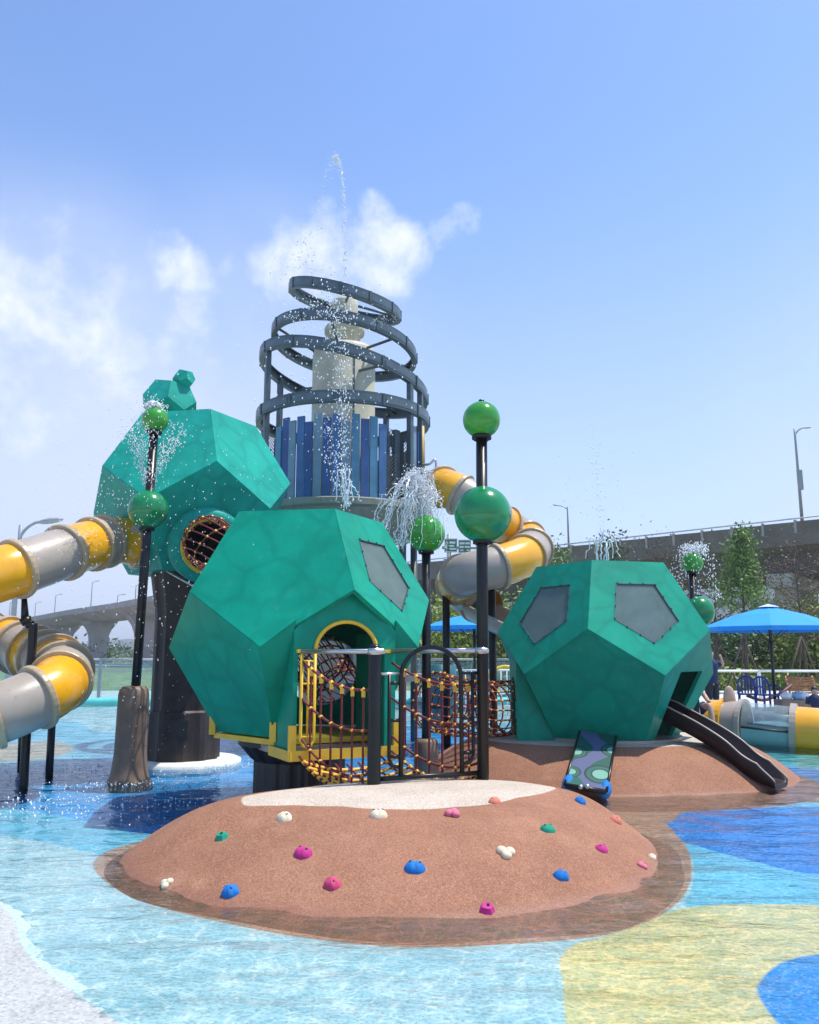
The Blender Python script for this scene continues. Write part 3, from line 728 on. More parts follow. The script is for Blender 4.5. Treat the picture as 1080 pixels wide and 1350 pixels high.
# bottom skirt + column
n = 22; m = MB(); vs = []
for (r_, z) in ((.56, -.1), (.54, .75), (.50, .78), (.50, 2.2), (.62, 2.95)):
    for k in range(n*2):
        rr = r_*(1 if (k//2) % 2 else .95); a = 2*PI*k/(n*2); vs.append((C3[0]+rr*math.cos(a), C3[1]+rr*math.sin(a), z))
m.add(vs, [(j*n*2+k, j*n*2+(k+1) % (n*2), (j+1)*n*2+(k+1) % (n*2), (j+1)*n*2+k) for j in range(4) for k in range(n*2)]); m.build('column', COLUMN, t)
m = MB(); a = .15; pdir = azdir(a); m.plate([[Vector((C3[0], C3[1], z)) + pdir*.575 + Vector((math.cos(a), math.sin(a), 0))*x for x, z in ((-.13, .42), (.13, .42), (.13, .66), (-.13, .66))]], pdir, .06); m.build('hatch', GREYB, t)
m = MB(); m.lathe([(.0, -.1), (.86, -.1), (.86, .035), (.80, .065), (0, .065)], (C3[0]+.02, C3[1], 0), 48); m.build('base_disc', DISC, t)
def small_pod(px, py, Y, s_, yaw, tilt):
    p = at(px, py, Y); V, F = dodeca((0, 0, 0), yaw, s_); m = MB(); Mt = Matrix.Rotation(tilt, 3, 'X') @ Matrix.Rotation(tilt*.7, 3, 'Y')
    for ks in F.values(): m.add([p + Mt @ V[k] for k in ks], [tuple(range(5))])
    return m.build('roof_pod', TEAL_MIST, t, fix=True)
small_pod(224, 533, 12.8, .32, .2, .18); small_pod(242.5, 500, 12.7, .13, .5, .3)
m = MB(); m.cyl(at(226, 548, 12.8), at(226, 530, 12.8), .12); m.build('roof_pod_stem', TEAL_MIST, t)
m = MB(); m.cyl(at(238, 515, 12.75), at(242, 503, 12.7), .05); m.build('roof_pod_stem', TEAL_MIST, t)
m = MB(); m.cyl(at(214, 749, 12.25), at(262, 777, 11.9), .02, None, 8); m.build('brace_pipe', STEEL, t)

# ---- net tunnels
def net_tunnel(label, path, r_, nring, nlong, parent=None):
    P_ = cr(path, 14); t = thing('net_tunnel', label, 'net tunnel', tuple(P_[0]))
    m_ = len(P_); frames = []; up0 = Vector((0, 0, 1))
    for i, p in enumerate(P_):
        d = (P_[min(m_-1, i+1)] - P_[max(0, i-1)]).normalized(); s_ = d.cross(up0).normalized(); frames.append((p, s_, s_.cross(d)))
    cn = MB()
    for j in range(nring):
        f = j/(nring-1)*(m_-1); i = min(m_-1, int(round(f))); p, s_, u_ = frames[i]
        ro = r_*(1 + .02*math.sin(j*2.1))
        m = MB(); m.ring_sweep([p + (s_*math.cos(a) + u_*math.sin(a))*ro for a in [2*PI*k/24 for k in range(24)]], .011, 5, closed=True); m.build('net_ring', ROPE, t)
        for k in range(nlong):
            a = 2*PI*k/nlong; q = p + (s_*math.cos(a) + u_*math.sin(a))*ro
            cn.add([q+Vector(d)*.024 for d in ((1, 0, 0), (-1, 0, 0), (0, 1, 0), (0, -1, 0), (0, 0, 1), (0, 0, -1))], [(0, 2, 4), (2, 1, 4), (1, 3, 4), (3, 0, 4), (2, 0, 5), (1, 2, 5), (3, 1, 5), (0, 3, 5)])
    for k in range(nlong):
        a = 2*PI*k/nlong; m = MB(); m.ring_sweep([p + (s_*math.cos(a) + u_*math.sin(a))*r_ for p, s_, u_ in frames], .010, 5); m.build('net_rope', ROPE, t)
    tag(cn.build('rope_connectors', CONN, t, fix=False), kind='stuff')
    return t
# from the front pod's right side to the right pod's left porch
A_ = at(572, 925, 10.7); B_ = W2(0, .86, -.02)
net_tunnel('horizontal red rope net tunnel with yellow connectors reaching the windowed pod', [A_, A_.lerp(B_, .5)+Vector((0, 0, -.06)), B_], .37, 13, 18)
g2, u2, v2, n2_ = frame([V1[k] for k in F1['lo2']], C1)
net_tunnel('red rope net tunnel sloping from the high pod collar into the front pod', [cc + ax*.30, cc + ax*1.0, g2 + n2_*.6, g2 - v2*.05 - n2_*.35], .34, 14, 16)

# ------------------------------------------------------------------ ball poles
def ball(p, r_, mt, t):
    m = MB(); m.sphere(p, r_, 36, 22); o = m.build('ball', mt, t); return o
def ball_pole(label, base, top, balls, r_pole, stump=None):
    t = thing('ball_pole', label, 'pole', tuple(base), 'water-spraying poles with green balls')
    m = MB(); m.cyl(base, top, r_pole, None, 20); m.build('pole', BLACK, t)
    d = (Vector(top)-Vector(base)).normalized()
    for (p, r_, mt) in balls:
        o = ball(p, r_, mt, t); p = Vector(p)
        m = MB(); m.cyl(p - d*(r_+.012), p - d*(r_-.035), r_pole*1.75, None, 20)
        for k in range(8):
            a = 2*PI*k/8; q = p - d*(r_+.02) + Vector((math.cos(a), math.sin(a), 0))*r_pole*1.5; m.cyl(q, q+d*.02, .011, None, 6)
        m.build('collar', BLACK, o)
        m = MB(); m.cyl(p + d*(r_-.01), p + d*(r_+.02), .03, None, 12); m.build('nozzle', BLACK, o)
    if stump:
        m = MB(); m.lathe(stump, (base[0], base[1], 0), 28); m.build('stump', STUMP, t)
    return t
pR = near.hit(637, 1028); pR = Vector((pR.x, pR.y, .40)); YR = pR.y
ball_pole('tall black pole with two glossy green balls beside the arched gate', pR, at(635, 556, YR), [(at(635, 553.5, YR), 25*YR*1.02/1080, GREENL), (at(636.5, 678, YR), 38*YR*1.0/1080, GREEND)], .058)
pB = gnd(170, 1030, 0); YB = pB.y
ball_pole('black pole with two spraying green balls rising from a brown stump', (pB.x, YB, -.08), at(204, 556, YB), [(at(204.5, 554, YB), 17.5*YB*1.03/1080, GREENL), (at(195.5, 672, YB), 26.5*YB*1.0/1080, GREEND)], .06,
          [(0, -.1), (.31, -.1), (.275, .0), (.245, .06), (.22, .18), (.205, .35), (.20, .7), (.195, 1.08), (.18, 1.15), (.14, 1.19), (0, 1.20)])
YC = 10.6; pC = at(562, 1000, YC); pC.z = -.08
ball_pole('black pole with one light green ball behind the rope bridge', pC, at(562, 706, YC), [(at(562, 704, YC), 25*YC*1.0/1080, GREENL)], .058, [(0, -.1), (.16, -.1), (.155, .3), (.15, .52), (.12, .56), (0, .565)])
YD = 14.2; pD = at(918, 990, YD); pD.z = -.08
ball_pole('black pole with two green balls behind the windowed pod', pD, at(913, 742, YD), [(at(913, 742, YD), 14*YD*1.0/1080, GREENL), (at(922, 806, YD), 20*YD/1080, GREEND)], .065)

# ------------------------------------------------------------------ arched gate on the near mound
pL = near.hit(493, 1034); pL = Vector((pL.x, pL.y, .40)); YL = pL.y
t = thing('arched_gate', 'black tubular arched gate frame between a short post and a tall ball pole', 'gate', tuple(pL))
zt = zat(851, YL)
m = MB(); m.lathe([(.062, .40), (.062, zt-.03), (.055, zt-.005), (.035, zt+.012), (0, zt+.016)], (pL.x, pL.y, 0), 20); m.build('post', BLACK, t)
def G(px, z): 
    f = (px-493)/(637-493); p = pL.lerp(pR, f); return Vector((p.x, p.y, z))
zb = .475; za = zat(853, (YL+YR)/2); zs = zat(893, (YL+YR)/2)
m = MB(); m.ring_sweep([G(500, zb), G(630, zb+.0)], .022, 8); m.build('bottom_bar', BLACK, t)
aw0, aw1 = 527, 608; cx_ = (aw0+aw1)/2
pts = [G(aw0, zb)] + [G(cx_ - (aw1-aw0)/2*math.cos(a), zs + (za-zs)*math.sin(a)) for a in [PI*k/24 for k in range(25)]] + [G(aw1, zb)]
m = MB(); m.ring_sweep(pts, .022, 10); m.build('arch', BLACK, t)
for (x0, x1) in ((512, 526), (609, 624)):
    m = MB(); zq = zat(888, (YL+YR)/2); z0 = zb+.09; xm = x0 if x0 < 560 else x1; xi = x1 if x0 < 560 else x0
    m.ring_sweep([G(xm, zq), G(xm, z0+.08), G(xm+(xi-xm)*.3, z0+.02), G(xi, z0)], .017, 8)
    for f in (.12, .5, .9): m.cyl(G(x0, z0+(zq-z0)*f), G(x1, z0+(zq-z0)*f), .017, None, 8)
    m.build('side_rail', BLACK, t)
    m = MB(); m.cyl(G(496 if x0 < 560 else aw1, zq), G(aw0 if x0 < 560 else 634, zq), .014, None, 8); m.build('tie_bar', STEEL if x0 < 560 else BLACK, t)

# ------------------------------------------------------------------ rope bridge from the gate to the front pod
t = thing('rope_bridge', 'sagging rope bridge with red side nets and yellow connectors below steel handrails', 'rope bridge', tuple(pL.lerp(pR, .5)))
DL = W1(-.50, 0, -.05); DR = W1(.50, 0, -.05)
zr = zat(859, YL)
sides = []
m = MB(); zrL = zat(859, (DL.y+YL)/2)
pl0, pl1 = Vector((DL.x, DL.y, zrL)), Vector((pL.x+.09, pL.y-.075, zrL)); m.cyl(pl0, pl1, .023, None, 12); m.build('handrail', STEEL, t)
zrR = zat(858, (DR.y+YR)/2); pr0, pr1 = Vector((DR.x, DR.y, zrR)), Vector((pR.x+.06, pR.y-.07, zrR)); m = MB(); m.cyl(pr0, pr1, .025, None, 12); m.build('handrail', STEEL, t)
for (q, nm) in ((pL, 0), (pR, 1)):
    m = MB(); zz_ = zrL if nm == 0 else zrR; m.cyl((q.x, q.y, zz_-.03), (q.x, q.y, zz_+.03), .068, None, 18); m.build('clamp', STEEL, t)
def sag(a, b, s_, n=14): return [a.lerp(b, k/n) + Vector((0, 0, -4*s_*(k/n)*(1-k/n))) for k in range(n+1)]
cn = MB()
def octa(mb, q, s_):
    mb.add([q+Vector(d)*s_ for d in ((1, 0, 0), (-1, 0, 0), (0, 1, 0), (0, -1, 0), (0, 0, 1), (0, 0, -1))], [(0, 2, 4), (2, 1, 4), (1, 3, 4), (3, 0, 4), (2, 0, 5), (1, 2, 5), (3, 1, 5), (0, 3, 5)])
bottoms = []
for (a, b, top_a, top_b) in ((DL, pL, zc-.42, 1.28), (DR, pR, zc-.45, 1.32)):
    curves = []
    for i, dz in enumerate((0, .36, .74)):
        za_, zb_ = top_a-dz, top_b-dz
        s_ = (.10, .12, .16)[i]
        c_ = sag(Vector((a.x, a.y, za_)), Vector((b.x, b.y, zb_)), s_)
        m = MB(); m.ring_sweep(c_, .013, 6); m.build('rope', ROPE, t); curves.append(c_)
    tread = sag(Vector((a.x, a.y, DZ-.04)), Vector((b.x, b.y, .47)), .17); curves.append(tread); bottoms.append(tread)
    for k in range(2, 14, 2):
        pts = [c_[k] for c_ in curves]; m = MB(); m.ring_sweep(cr(pts, 4), .011, 6); m.build('rope', ROPE, t)
        for j, q in enumerate(pts[:3]): octa(cn, q, .026 if j else .03); 
        cn.box(pts[0]+Vector((0, 0, -.03)), (.035, .035, .07))
for k in range(1, 14):
    a, b = bottoms[0][k], bottoms[1][k]; c_ = sag(a, b, .10, 8)
    m = MB(); m.ring_sweep(c_, .012, 6); m.build('tread_rope', ROPE, t)
    for j in range(9):
        octa(cn, c_[j], .032)
        if j < 8: cn.cyl(c_[j].lerp(c_[j+1], .12), c_[j].lerp(c_[j+1], .6), .019, None, 6)
for j in range(0, 9, 1):
    m = MB(); m.ring_sweep([sag(bottoms[0][k], bottoms[1][k], .10, 8)[j] for k in range(0, 15)], .012, 6); m.build('tread_rope', ROPE, t)
tag(cn.build('rope_connectors', CONN, t, fix=False), kind='stuff')

# ------------------------------------------------------------------ black slide of the right pod
az1 = Y2 + 2*PI/5
t = thing('slide', 'dark maroon open slide curving from the windowed pod down into the water', 'slide', (4.6, 10.1, -.08))
path = cr([(3.24, 11.49, .82), (3.43, 11.28, .79), (3.61, 11.08, .68), (3.84, 10.84, .53), (4.05, 10.62, .36), (4.20, 10.46, .19), (4.32, 10.34, .11), (4.45, 10.21, .07)], 10)
m = MB(); vs = []; sec = [(-.27, .20), (-.25, .225), (-.225, .20), (-.205, .03), (-.14, .0), (.14, 0), (.205, .03), (.225, .20), (.25, .225), (.27, .20), (.24, -.03), (.15, -.055), (-.15, -.055), (-.24, -.03)]
for i, p in enumerate(path):
    d = (path[min(len(path)-1, i+1)]-path[max(0, i-1)]); d.z = 0; d.normalize(); s_ = Vector((d.y, -d.x, 0)); e = min(1, (len(path)-1-i)/14+.22)
    for x, z in sec: vs.append(p + s_*x*.78 + Vector((0, 0, z*.85*(e if z > .1 else 1))))
k_ = len(sec); m.add(vs, [(i*k_+j, i*k_+(j+1) % k_, (i+1)*k_+(j+1) % k_, (i+1)*k_+j) for i in range(len(path)-1) for j in range(k_)], True)
m.add(vs[:k_], [tuple(range(k_))]); m.add(vs[-k_:], [tuple(range(k_-1, -1, -1))]); m.build('chute', HB, t)
for sg in (-1, 1):
    m = MB(); pp = []
    for i, p in enumerate(path):
        d = (path[min(len(path)-1, i+1)]-path[max(0, i-1)]); d.z = 0; d.normalize(); s_ = Vector((d.y, -d.x, 0)); e = min(1, (len(path)-1-i)/14+.22); pp.append(p + s_*.195*sg + Vector((0, 0, .19*e)))
    m.ring_sweep(pp, .012, 6); m.build('edge_trim', GREYP, t)

# ------------------------------------------------------------------ painted climbing ramp leaning on the right mound
BM = bpy.data.materials.new('painted_ramp'); BM.use_nodes = True; t_ = NT(BM.node_tree); b = BM.node_tree.nodes['Principled BSDF']
oc = t_.n('ShaderNodeTexCoord').outputs['Object']; sp = t_.n('ShaderNodeSeparateXYZ'); t_.link(oc, sp.inputs[0])
X_, Y_ = sp.outputs[0], sp.outputs[1]
wv = t_.math('MULTIPLY', t_.math('SINE', t_.math('MULTIPLY', Y_, 6.3)), .11)
c = t_.mix(t_.ramp(t_.math('SUBTRACT', X_, wv), -.13, -.12), (.004, .085, .065, 1), (.075, .09, .19, 1))
c = t_.mix(t_.ramp(t_.math('SUBTRACT', X_, wv), .10, .11), c, (.004, .075, .055, 1))
for (cx0, cy0, rr) in ((.13, -.38, .19), (-.20, -.42, .12), (-.20, .12, .14), (.22, .30, .15)):
    d = t_.math('SQRT', t_.math('ADD', t_.math('POWER', t_.math('SUBTRACT', X_, cx0), 2.0), t_.math('POWER', t_.math('MULTIPLY', t_.math('SUBTRACT', Y_, cy0), .8), 2.0)))
    for fr_, cc_ in ((1, (.002, .03, .03, 1)), (.86, (.02, .10, .075, 1)), (.62, (.004, .05, .05, 1)), (.5, (.15, .34, .26, 1))):
        c = t_.mix(t_.ramp(d, rr*fr_, rr*fr_-.008), c, cc_)
t_.link(c, b.inputs['Base Color']); b.inputs['Roughness'].default_value = .55
pa = (gnd(765, 974, .53) + gnd(811, 974, .53))*.5; pb_ = (gnd(743, 1045, .07) + gnd(801, 1047, .07))*.5
t = thing('climbing_ramp', 'patterned blue and green ramp board leaning on the brown mound', 'ramp', tuple(pb_))
d = (pa-pb_); L = d.length; yv = d.normalized(); xv = Vector((1, .03, 0)); xv = (xv - yv*xv.dot(yv)).normalized(); zv = xv.cross(yv)
mid = (pa+pb_)*.5 + zv*.06
m = MB(); m.box((0, 0, 0), (.44, L, .03)); o = m.build('board', BM, None, origin=(0, 0, 0)); o.parent = t; o.location = mid - Vector(ORG[t.name]); o.rotation_euler = Matrix((xv, yv, zv)).transposed().to_euler()
def Rm(x, y, z=0): return mid + xv*x + yv*y + zv*z
for sg in (-1, 1):
    m = MB(); m.ring_sweep([Rm(sg*.228, -L/2, .005), Rm(sg*.228, L/2, .005)], .018, 8); m.build('edge_rail', BLACK, t)
    m = MB(); m.sphere(Rm(sg*.205, -L/2+.15, -.055), .12, 18, 12, (.6, 1.3, .75), Matrix((xv, yv, zv)).transposed()); m.build('side_bumper', HOLDC['blue'], t)
m = MB(); m.ring_sweep([Rm(-.22, -L/2-.01, 0), Rm(.22, -L/2-.01, 0)], .03, 8); m.build('foot_bar', BLACK, t)
for x, z_ in ((-.05, 0), (.02, .02)):
    m = MB(); m.sphere(Rm(x, -L/2-.03, .02+z_), .03, 8, 6); m.build('shackle', STEEL, t)
# ================================================================== SPIRAL TOWER
TC = at(452, 600, 16.5); TX, TY = TC.x, TC.y
t = thing('spiral_tower', 'round play tower of blue slats with tilted slate rings around a cream drum', 'tower', (TX, TY, -.08))
TW = t
def zc_(py): return zat(py, TY)
zdeck = zat(653, TY-1.75)
zst = zat(549, TY-1.62)
# cream drum stack
m = MB(); zA, zB = zdeck, zat(461, TY)
m.lathe([(.64, zA), (.66, zA+.1), (.66, zB-.1), (.62, zB-.02), (.36, zB+.06)], (TX, TY, 0), 40); m.build('drum', DRUM, t)
zC = zat(443, TY); zD = zat(434, TY); zE = zat(397, TY)
m = MB(); m.lathe([(.33, zB), (.33, zC), (.42, zC+.03), (.43, zD-.03), (.40, zD+.03), (.30, zD+.08)], (TX, TY, 0), 36); m.build('drum', DRUM, t)
m = MB(); m.lathe([(.28, zD), (.28, zE-.06), (.26, zE), (0, zE+.02)], (TX, TY, 0), 36); m.build('drum', DRUM, t)
m = MB(); m.lathe([(.0, zE+.02), (.06, zE+.02), (.06, zE+.12), (0, zE+.12)], (TX, TY, 0), 14); m.build('nozzle', BLACK, t)
for a in (.4, 2.2, 3.9):
    m = MB(); p = Vector((TX+.655*math.sin(a), TY-.655*math.cos(a), 0)); m.box(p+Vector((0, 0, (zA+zB)/2)), (.03, .02, zB-zA-.3), Zrot(a)); m.build('drum_seam', TGREY, t)
# platform
m = MB(); m.lathe([(0, zdeck-.02), (1.80, zdeck-.02), (1.86, zdeck-.05), (1.86, zdeck-.16), (1.78, zdeck-.20), (1.70, zdeck-.52), (1.1, zdeck-.62), (0, zdeck-.62)], (TX, TY, 0), 56, smooth=False); m.build('platform', DECKM, t)
m = MB(); m.lathe([(.80, -.1), (.80, zdeck-.6)], (TX, TY, 0), 40); m.build('core_column', DRUM, t)
for a in [2*PI*k/8+.2 for k in range(8)]:
    m = MB(); p = Vector((TX+1.5*math.sin(a), TY-1.5*math.cos(a), 0)); m.cyl(p+Vector((0, 0, -.1)), p+Vector((0, 0, zdeck-.5)), .07, None, 12); m.build('support_post', TGREY, t)
# mid deck with mesh panels around the base
m = MB(); m.lathe([(0, 1.1), (1.7, 1.1), (1.7, 1.22), (0, 1.22)], (TX, TY, 0), 48, smooth=False); m.build('lower_deck', GREYP, t)
def mesh_panel(a, r_, z0, z1, wd, parent):
    m = MB(); o_ = Vector((TX+r_*math.sin(a), TY-r_*math.cos(a), 0)); l = Vector((math.cos(a), math.sin(a), 0)); h = z1-z0; st = .075
    k = -h
    while k < wd:
        for sg in (1, -1):
            x0, x1 = k, k+h; ya, yb = 0.0, h
            if x0 < 0: ya = -x0; x0 = 0
            if x1 > wd: yb = h-(x1-wd); x1 = wd
            if x1 > x0:
                q0, q1 = (x0, x1) if sg > 0 else (wd-x0, wd-x1)
                p0 = o_ + l*(q0-wd/2) + Vector((0, 0, z0+ya)); p1 = o_ + l*(q1-wd/2) + Vector((0, 0, z0+yb)); m.cyl(p0, p1, .006, None, 4, False)
        k += st
    return tag(m.build('mesh_panel', TGREY, parent, fix=False), kind='stuff')
def slat_ring(a, wd, h0, h1, mt, r_=1.66):
    p = Vector((TX+r_*math.sin(a), TY-r_*math.cos(a), 0)); m = MB(); m.box(p+Vector((0, 0, (h0+h1)/2)), (wd, .04, h1-h0), Zrot(a)); m.build('slat', mt, t)
seq = [0, 1, 2, 3, 1, 2, 1, 3, 2, 0, 1, 0, 3, 2, 1]
i = 0
for deg0, deg1 in ((-42, 34), (62, 104), (-106, -62), (130, 210)):
    a = deg0
    while a <= deg1:
        k = seq[i % len(seq)]; i += 1
        slat_ring(R(a), .155, zdeck-.02, zst + (.03, -.10, .05, -.04)[i % 4], BLUES[k], 1.66 + .02*(i % 2)); a += 6.1
for a in (48, -52, 118, -118, 250, 140, 220):
    p = Vector((TX+1.5*math.sin(R(a)), TY-1.5*math.cos(R(a)), 0)); m = MB(); m.box(p+Vector((0, 0, (zdeck+zst)/2-.05)), (.13, .10, zst-zdeck-.1), Zrot(R(a))); m.build('frame_post', TGREY, t)
for a in (40, 56, -58, -46):
    p = Vector((TX+1.45*math.sin(R(a)), TY-1.45*math.cos(R(a)), 0)); m = MB(); m.box(p+Vector((0, 0, (zdeck+zst)/2-.08)), (.10, .10, zst-zdeck-.16), Zrot(R(a))); m.build('frame_post', TGREY, t)
for a0 in (48, -52):
    for zz in (.15, .5, .85):
        p0 = Vector((TX+1.42*math.sin(R(a0-12)), TY-1.42*math.cos(R(a0-12)), zdeck+(zst-zdeck)*zz)); p1 = Vector((TX+1.42*math.sin(R(a0+12)), TY-1.42*math.cos(R(a0+12)), zdeck+(zst-zdeck)*(zz-.18 if zz > .3 else zz)))
        m = MB(); m.cyl(p0, p1, .05, None, 8); m.build('cross_brace', TGREY, t)
    mesh_panel(R(a0), 1.55, zdeck+.02, zst-.12, .62, t)
m = MB(); m.ring_sweep([(TX+1.8*math.sin(R(a)), TY-1.8*math.cos(R(a)), zdeck+.28) for a in range(36, 70, 4)], .018, 6); m.build('guard_rail', STEEL, t)
m = MB(); m.ring_sweep([(TX+1.8*math.sin(R(a)), TY-1.8*math.cos(R(a)), zdeck+.28) for a in range(-70, -36, 4)], .018, 6); m.build('guard_rail', STEEL, t)
# rings: (centre z, radius, x tilt, y tilt, height)
def tilted_ring(zc0, r_, ax_, by_, h, seg0=0):
    n = 96; m = MB(); vs = []; sec = [(0, 0), (-.10, 0), (-.10, .025), (-.03, .025), (-.03, h-.025), (-.10, h-.025), (-.10, h), (0, h)]
    for i in range(n):
        a = 2*PI*i/n
        for dr, dz in sec:
            q = r_+dr; vs.append((TX+q*math.cos(a), TY+q*math.sin(a), zc0 + ax_*math.cos(a) + by_*math.sin(a) - h/2 + dz))
    k = len(sec); m.add(vs, [(i*k+j, ((i+1) % n)*k+j, ((i+1) % n)*k+(j+1) % k, i*k+(j+1) % k) for i in range(n) for j in range(k)])
    o = m.build('ring', TGREY, t)
    for s_ in range(12):
        m = MB(); a0 = 2*PI*(s_+.06)/12; a1 = 2*PI*(s_+.94)/12; vs = []; nn = 8
        for i in range(nn+1):
            a = a0+(a1-a0)*i/nn
            for dz in (.05, h-.05): vs.append((TX+(r_+.006)*math.cos(a), TY+(r_+.006)*math.sin(a), zc0 + ax_*math.cos(a) + by_*math.sin(a) - h/2 + dz))
        m.add(vs, [(2*i, 2*i+2, 2*i+3, 2*i+1) for i in range(nn)]); m.build('ring_panel', TGREYL, o)
        m = MB(); a = 2*PI*s_/12; m.box((TX+(r_+.008)*math.cos(a), TY+(r_+.008)*math.sin(a), zc0 + ax_*math.cos(a) + by_*math.sin(a)), (.03, .05, h-.01), Zrot(a)); m.build('ring_joint', TGREY, o)
RINGS = [(6.37, 1.79, 0, 0, .235), (7.28, 1.76, -.42, -.08, .235), (8.0, 1.53, -.24, -.08, .225), (9.03, 1.19, -.32, .22, .24)]
for r_ in RINGS: tilted_ring(*r_)
def rz(i, a): zc0, r_, ax_, by_, h = RINGS[i]; return Vector((TX+(r_-.06)*math.cos(a), TY+(r_-.06)*math.sin(a), zc0+ax_*math.cos(a)+by_*math.sin(a)))
for i, rd, zz, angs in ((2, .66, zB-.12, (.35, 1.4, 2.5, 3.5, 4.6, 5.6)), (3, .28, zE-.10, (.1, 1.7, 3.2, 4.9)), (1, .66, zat(500, TY), (.9, 2.3, 5.3))):
    for a in angs:
        m = MB(); m.cyl((TX+rd*math.cos(a)*.98, TY+rd*math.sin(a)*.98, zz), rz(i, a), .03, None, 8); m.build('spoke', TGREY, t)
for a in (R(212), R(-20), R(-35), R(150), R(60), R(110)):
    top = rz(1, a); m = MB(); m.box((top.x, top.y, (zdeck+top.z)/2), (.10, .10, top.z-zdeck), Zrot(a)); m.build('ring_post', TGREY, t)
m = MB(); p = at(557, 600, 15.9); m.cyl((p.x, p.y, zat(640, 15.9)), (p.x, p.y, zat(562, 15.9)), .045, None, 10); m.build('yellow_pole', mat('mustard_paint', (.42, .30, .08), .5), t)
m = MB(); p0 = at(557, 612, 15.8); m.ring_sweep(cr([p0, at(566, 612, 15.7), at(573, 606, 15.7), at(575, 611, 15.7), at(575, 626, 15.7)], 5), .025, 8); m.build('water_pipe', STEEL, t)
m = MB(); m.ring_sweep([at(560, 634, 15.9), at(566, 634, 15.9), at(583, 636, 15.6)], .22, 18); m.build('water_spout', GREYP, t)

# ================================================================== TUBE SLIDES
def tube_slide(label, path, r_, first, lens, loc):
    t = thing('tube_slide', label, 'slide', loc)
    P_ = resample(cr(path, 24), .05); i = 0; k = first; li = 0
    while i < len(P_)-2:
        n_ = max(3, int(lens[li % len(lens)]/.05)); li += 1; seg = P_[i:min(len(P_), i+n_+1)]
        if len(seg) < 3: break
        m = MB(); m.ring_sweep(seg, r_, 28, caps=False); m.build('tube_segment', (YEL, GREYP)[k % 2], t)
        d = (seg[1]-seg[0]).normalized(); Mq = d.to_track_quat('Z', 'Y').to_matrix()
        m = MB(); m.lathe([(r_-.005, -.035), (r_+.045, -.035), (r_+.052, -.02), (r_+.052, .02), (r_+.045, .035), (r_-.005, .035)], seg[0], 32, Mq, smooth=False); fo = m.build('flange', FLG, t)
        k += 1; i += n_
    return t, P_
pp = [at(182, 716, 12.15), at(150, 712, 11.9), at(105, 722, 11.3), at(55, 739, 10.7), at(0, 757, 10.2), at(-60, 775, 10.0), at(-115, 793, 10.5), at(-120, 812, 11.5), at(-70, 828, 12.2), at(-10, 842, 12.2), at(42, 860, 11.7), at(80, 880, 10.9), at(75, 904, 10.2), at(35, 926, 9.8), at(-25, 948, 9.5), at(-110, 968, 9.4)]
LT, LP = tube_slide('yellow and grey spiral tube slide leaving the high mist-paled pod', pp, .345, 0, (.60, .30, .55, .82, .65, 1.07, .6, .62, .6, .5, .42, .42, .36, .42, .42, .42, .45, .45, .5, .5), (-5.6, 10.4, -.08))
m = MB(); g3, u3, v3, n3 = frame([V3[k] for k in F3['lo4']], C3); e0 = at(183, 716, 12.2)
m.ring_sweep([e0, g3 - n3*.05], .36, 28); m.build('entry_sleeve', GREYP, LT)
pp = [at(583, 642, 15.7), at(603, 650, 15.3), at(632, 668, 15.3), at(660, 690, 15.9), at(685, 706, 16.2), at(701, 720, 15.8), at(693, 733, 15.1), at(660, 746, 14.7), at(622, 755, 14.7), at(603, 765, 15.3), at(610, 780, 16.0), at(628, 792, 16.1), at(640, 800, 15.7)]
RT, RP = tube_slide('yellow and grey corkscrew tube slide leaving the spiral tower', pp, .375, 0, (.62, .9, .5, .62, .55, .6, .75, .85), (1.4, 15.4, -.08))
# open grey run-out of the corkscrew
m = MB(); A0, A1 = at(634, 796, 15.6), at(730, 842, 13.6); d = (A1-A0).normalized(); s_ = d.cross(Vector((0, 0, 1))).normalized(); u_ = s_.cross(d); vs = []
for p in (A0, A1):
    for k in range(13):
        a = PI + PI*k/12; vs.append(p + s_*.36*math.cos(a) + u_*.36*math.sin(a))
    for k in range(13):
        a = 2*PI - PI*k/12; vs.append(p + s_*.39*math.cos(a) + u_*.39*math.sin(a))
m.add(vs, [(j, (j+1) % 26, 26+(j+1) % 26, 26+j) for j in range(26)], True); m.build('open_chute', GREYP, RT)
def post(label, pts, r_, grp, hook=None, parent=None):
    m = MB(); m.ring_sweep(cr(pts, 6) if len(pts) > 2 else pts, r_, 12); return m.build('support_post', BLACK, parent)
pz = gnd(31, 1038, 0); Yp = pz.y
post('', [Vector((pz.x, Yp, -.08)), at(37, 930, Yp), at(43.5, 832, Yp), at(42, 824, Yp), at(36, 823, Yp)], .055, '', parent=LT)
m = MB(); hk = at(36, 823, Yp); m.cyl(hk, at(33, 815, Yp), .06, .075, 12); m.cyl(at(33, 815, Yp), at(32, 790, Yp+.05), .05, .035, 10); m.build('hanger', BLACK, LT)
pz = gnd(65, 1022, 0); m = MB(); m.cyl((pz.x, pz.y, -.08), at(69, 945, pz.y), .05, None, 12); m.build('support_post', BLACK, LT)
m = MB(); pz = gnd(27, 1014, 0); m.cyl((pz.x, pz.y, -.08), at(29, 940, pz.y), .04, None, 12); m.build('support_post', BLACK, LT)
for px, y0, y1, Y in ((588, 775, 1000, 15.4), (648, 770, 1000, 15.0), (700, 752, 1000, 15.6)):
    m = MB(); p = at(px, y0, Y); m.cyl((p.x, p.y, -.1), p, .07, None, 12); m.build('support_post', BLACK, RT)

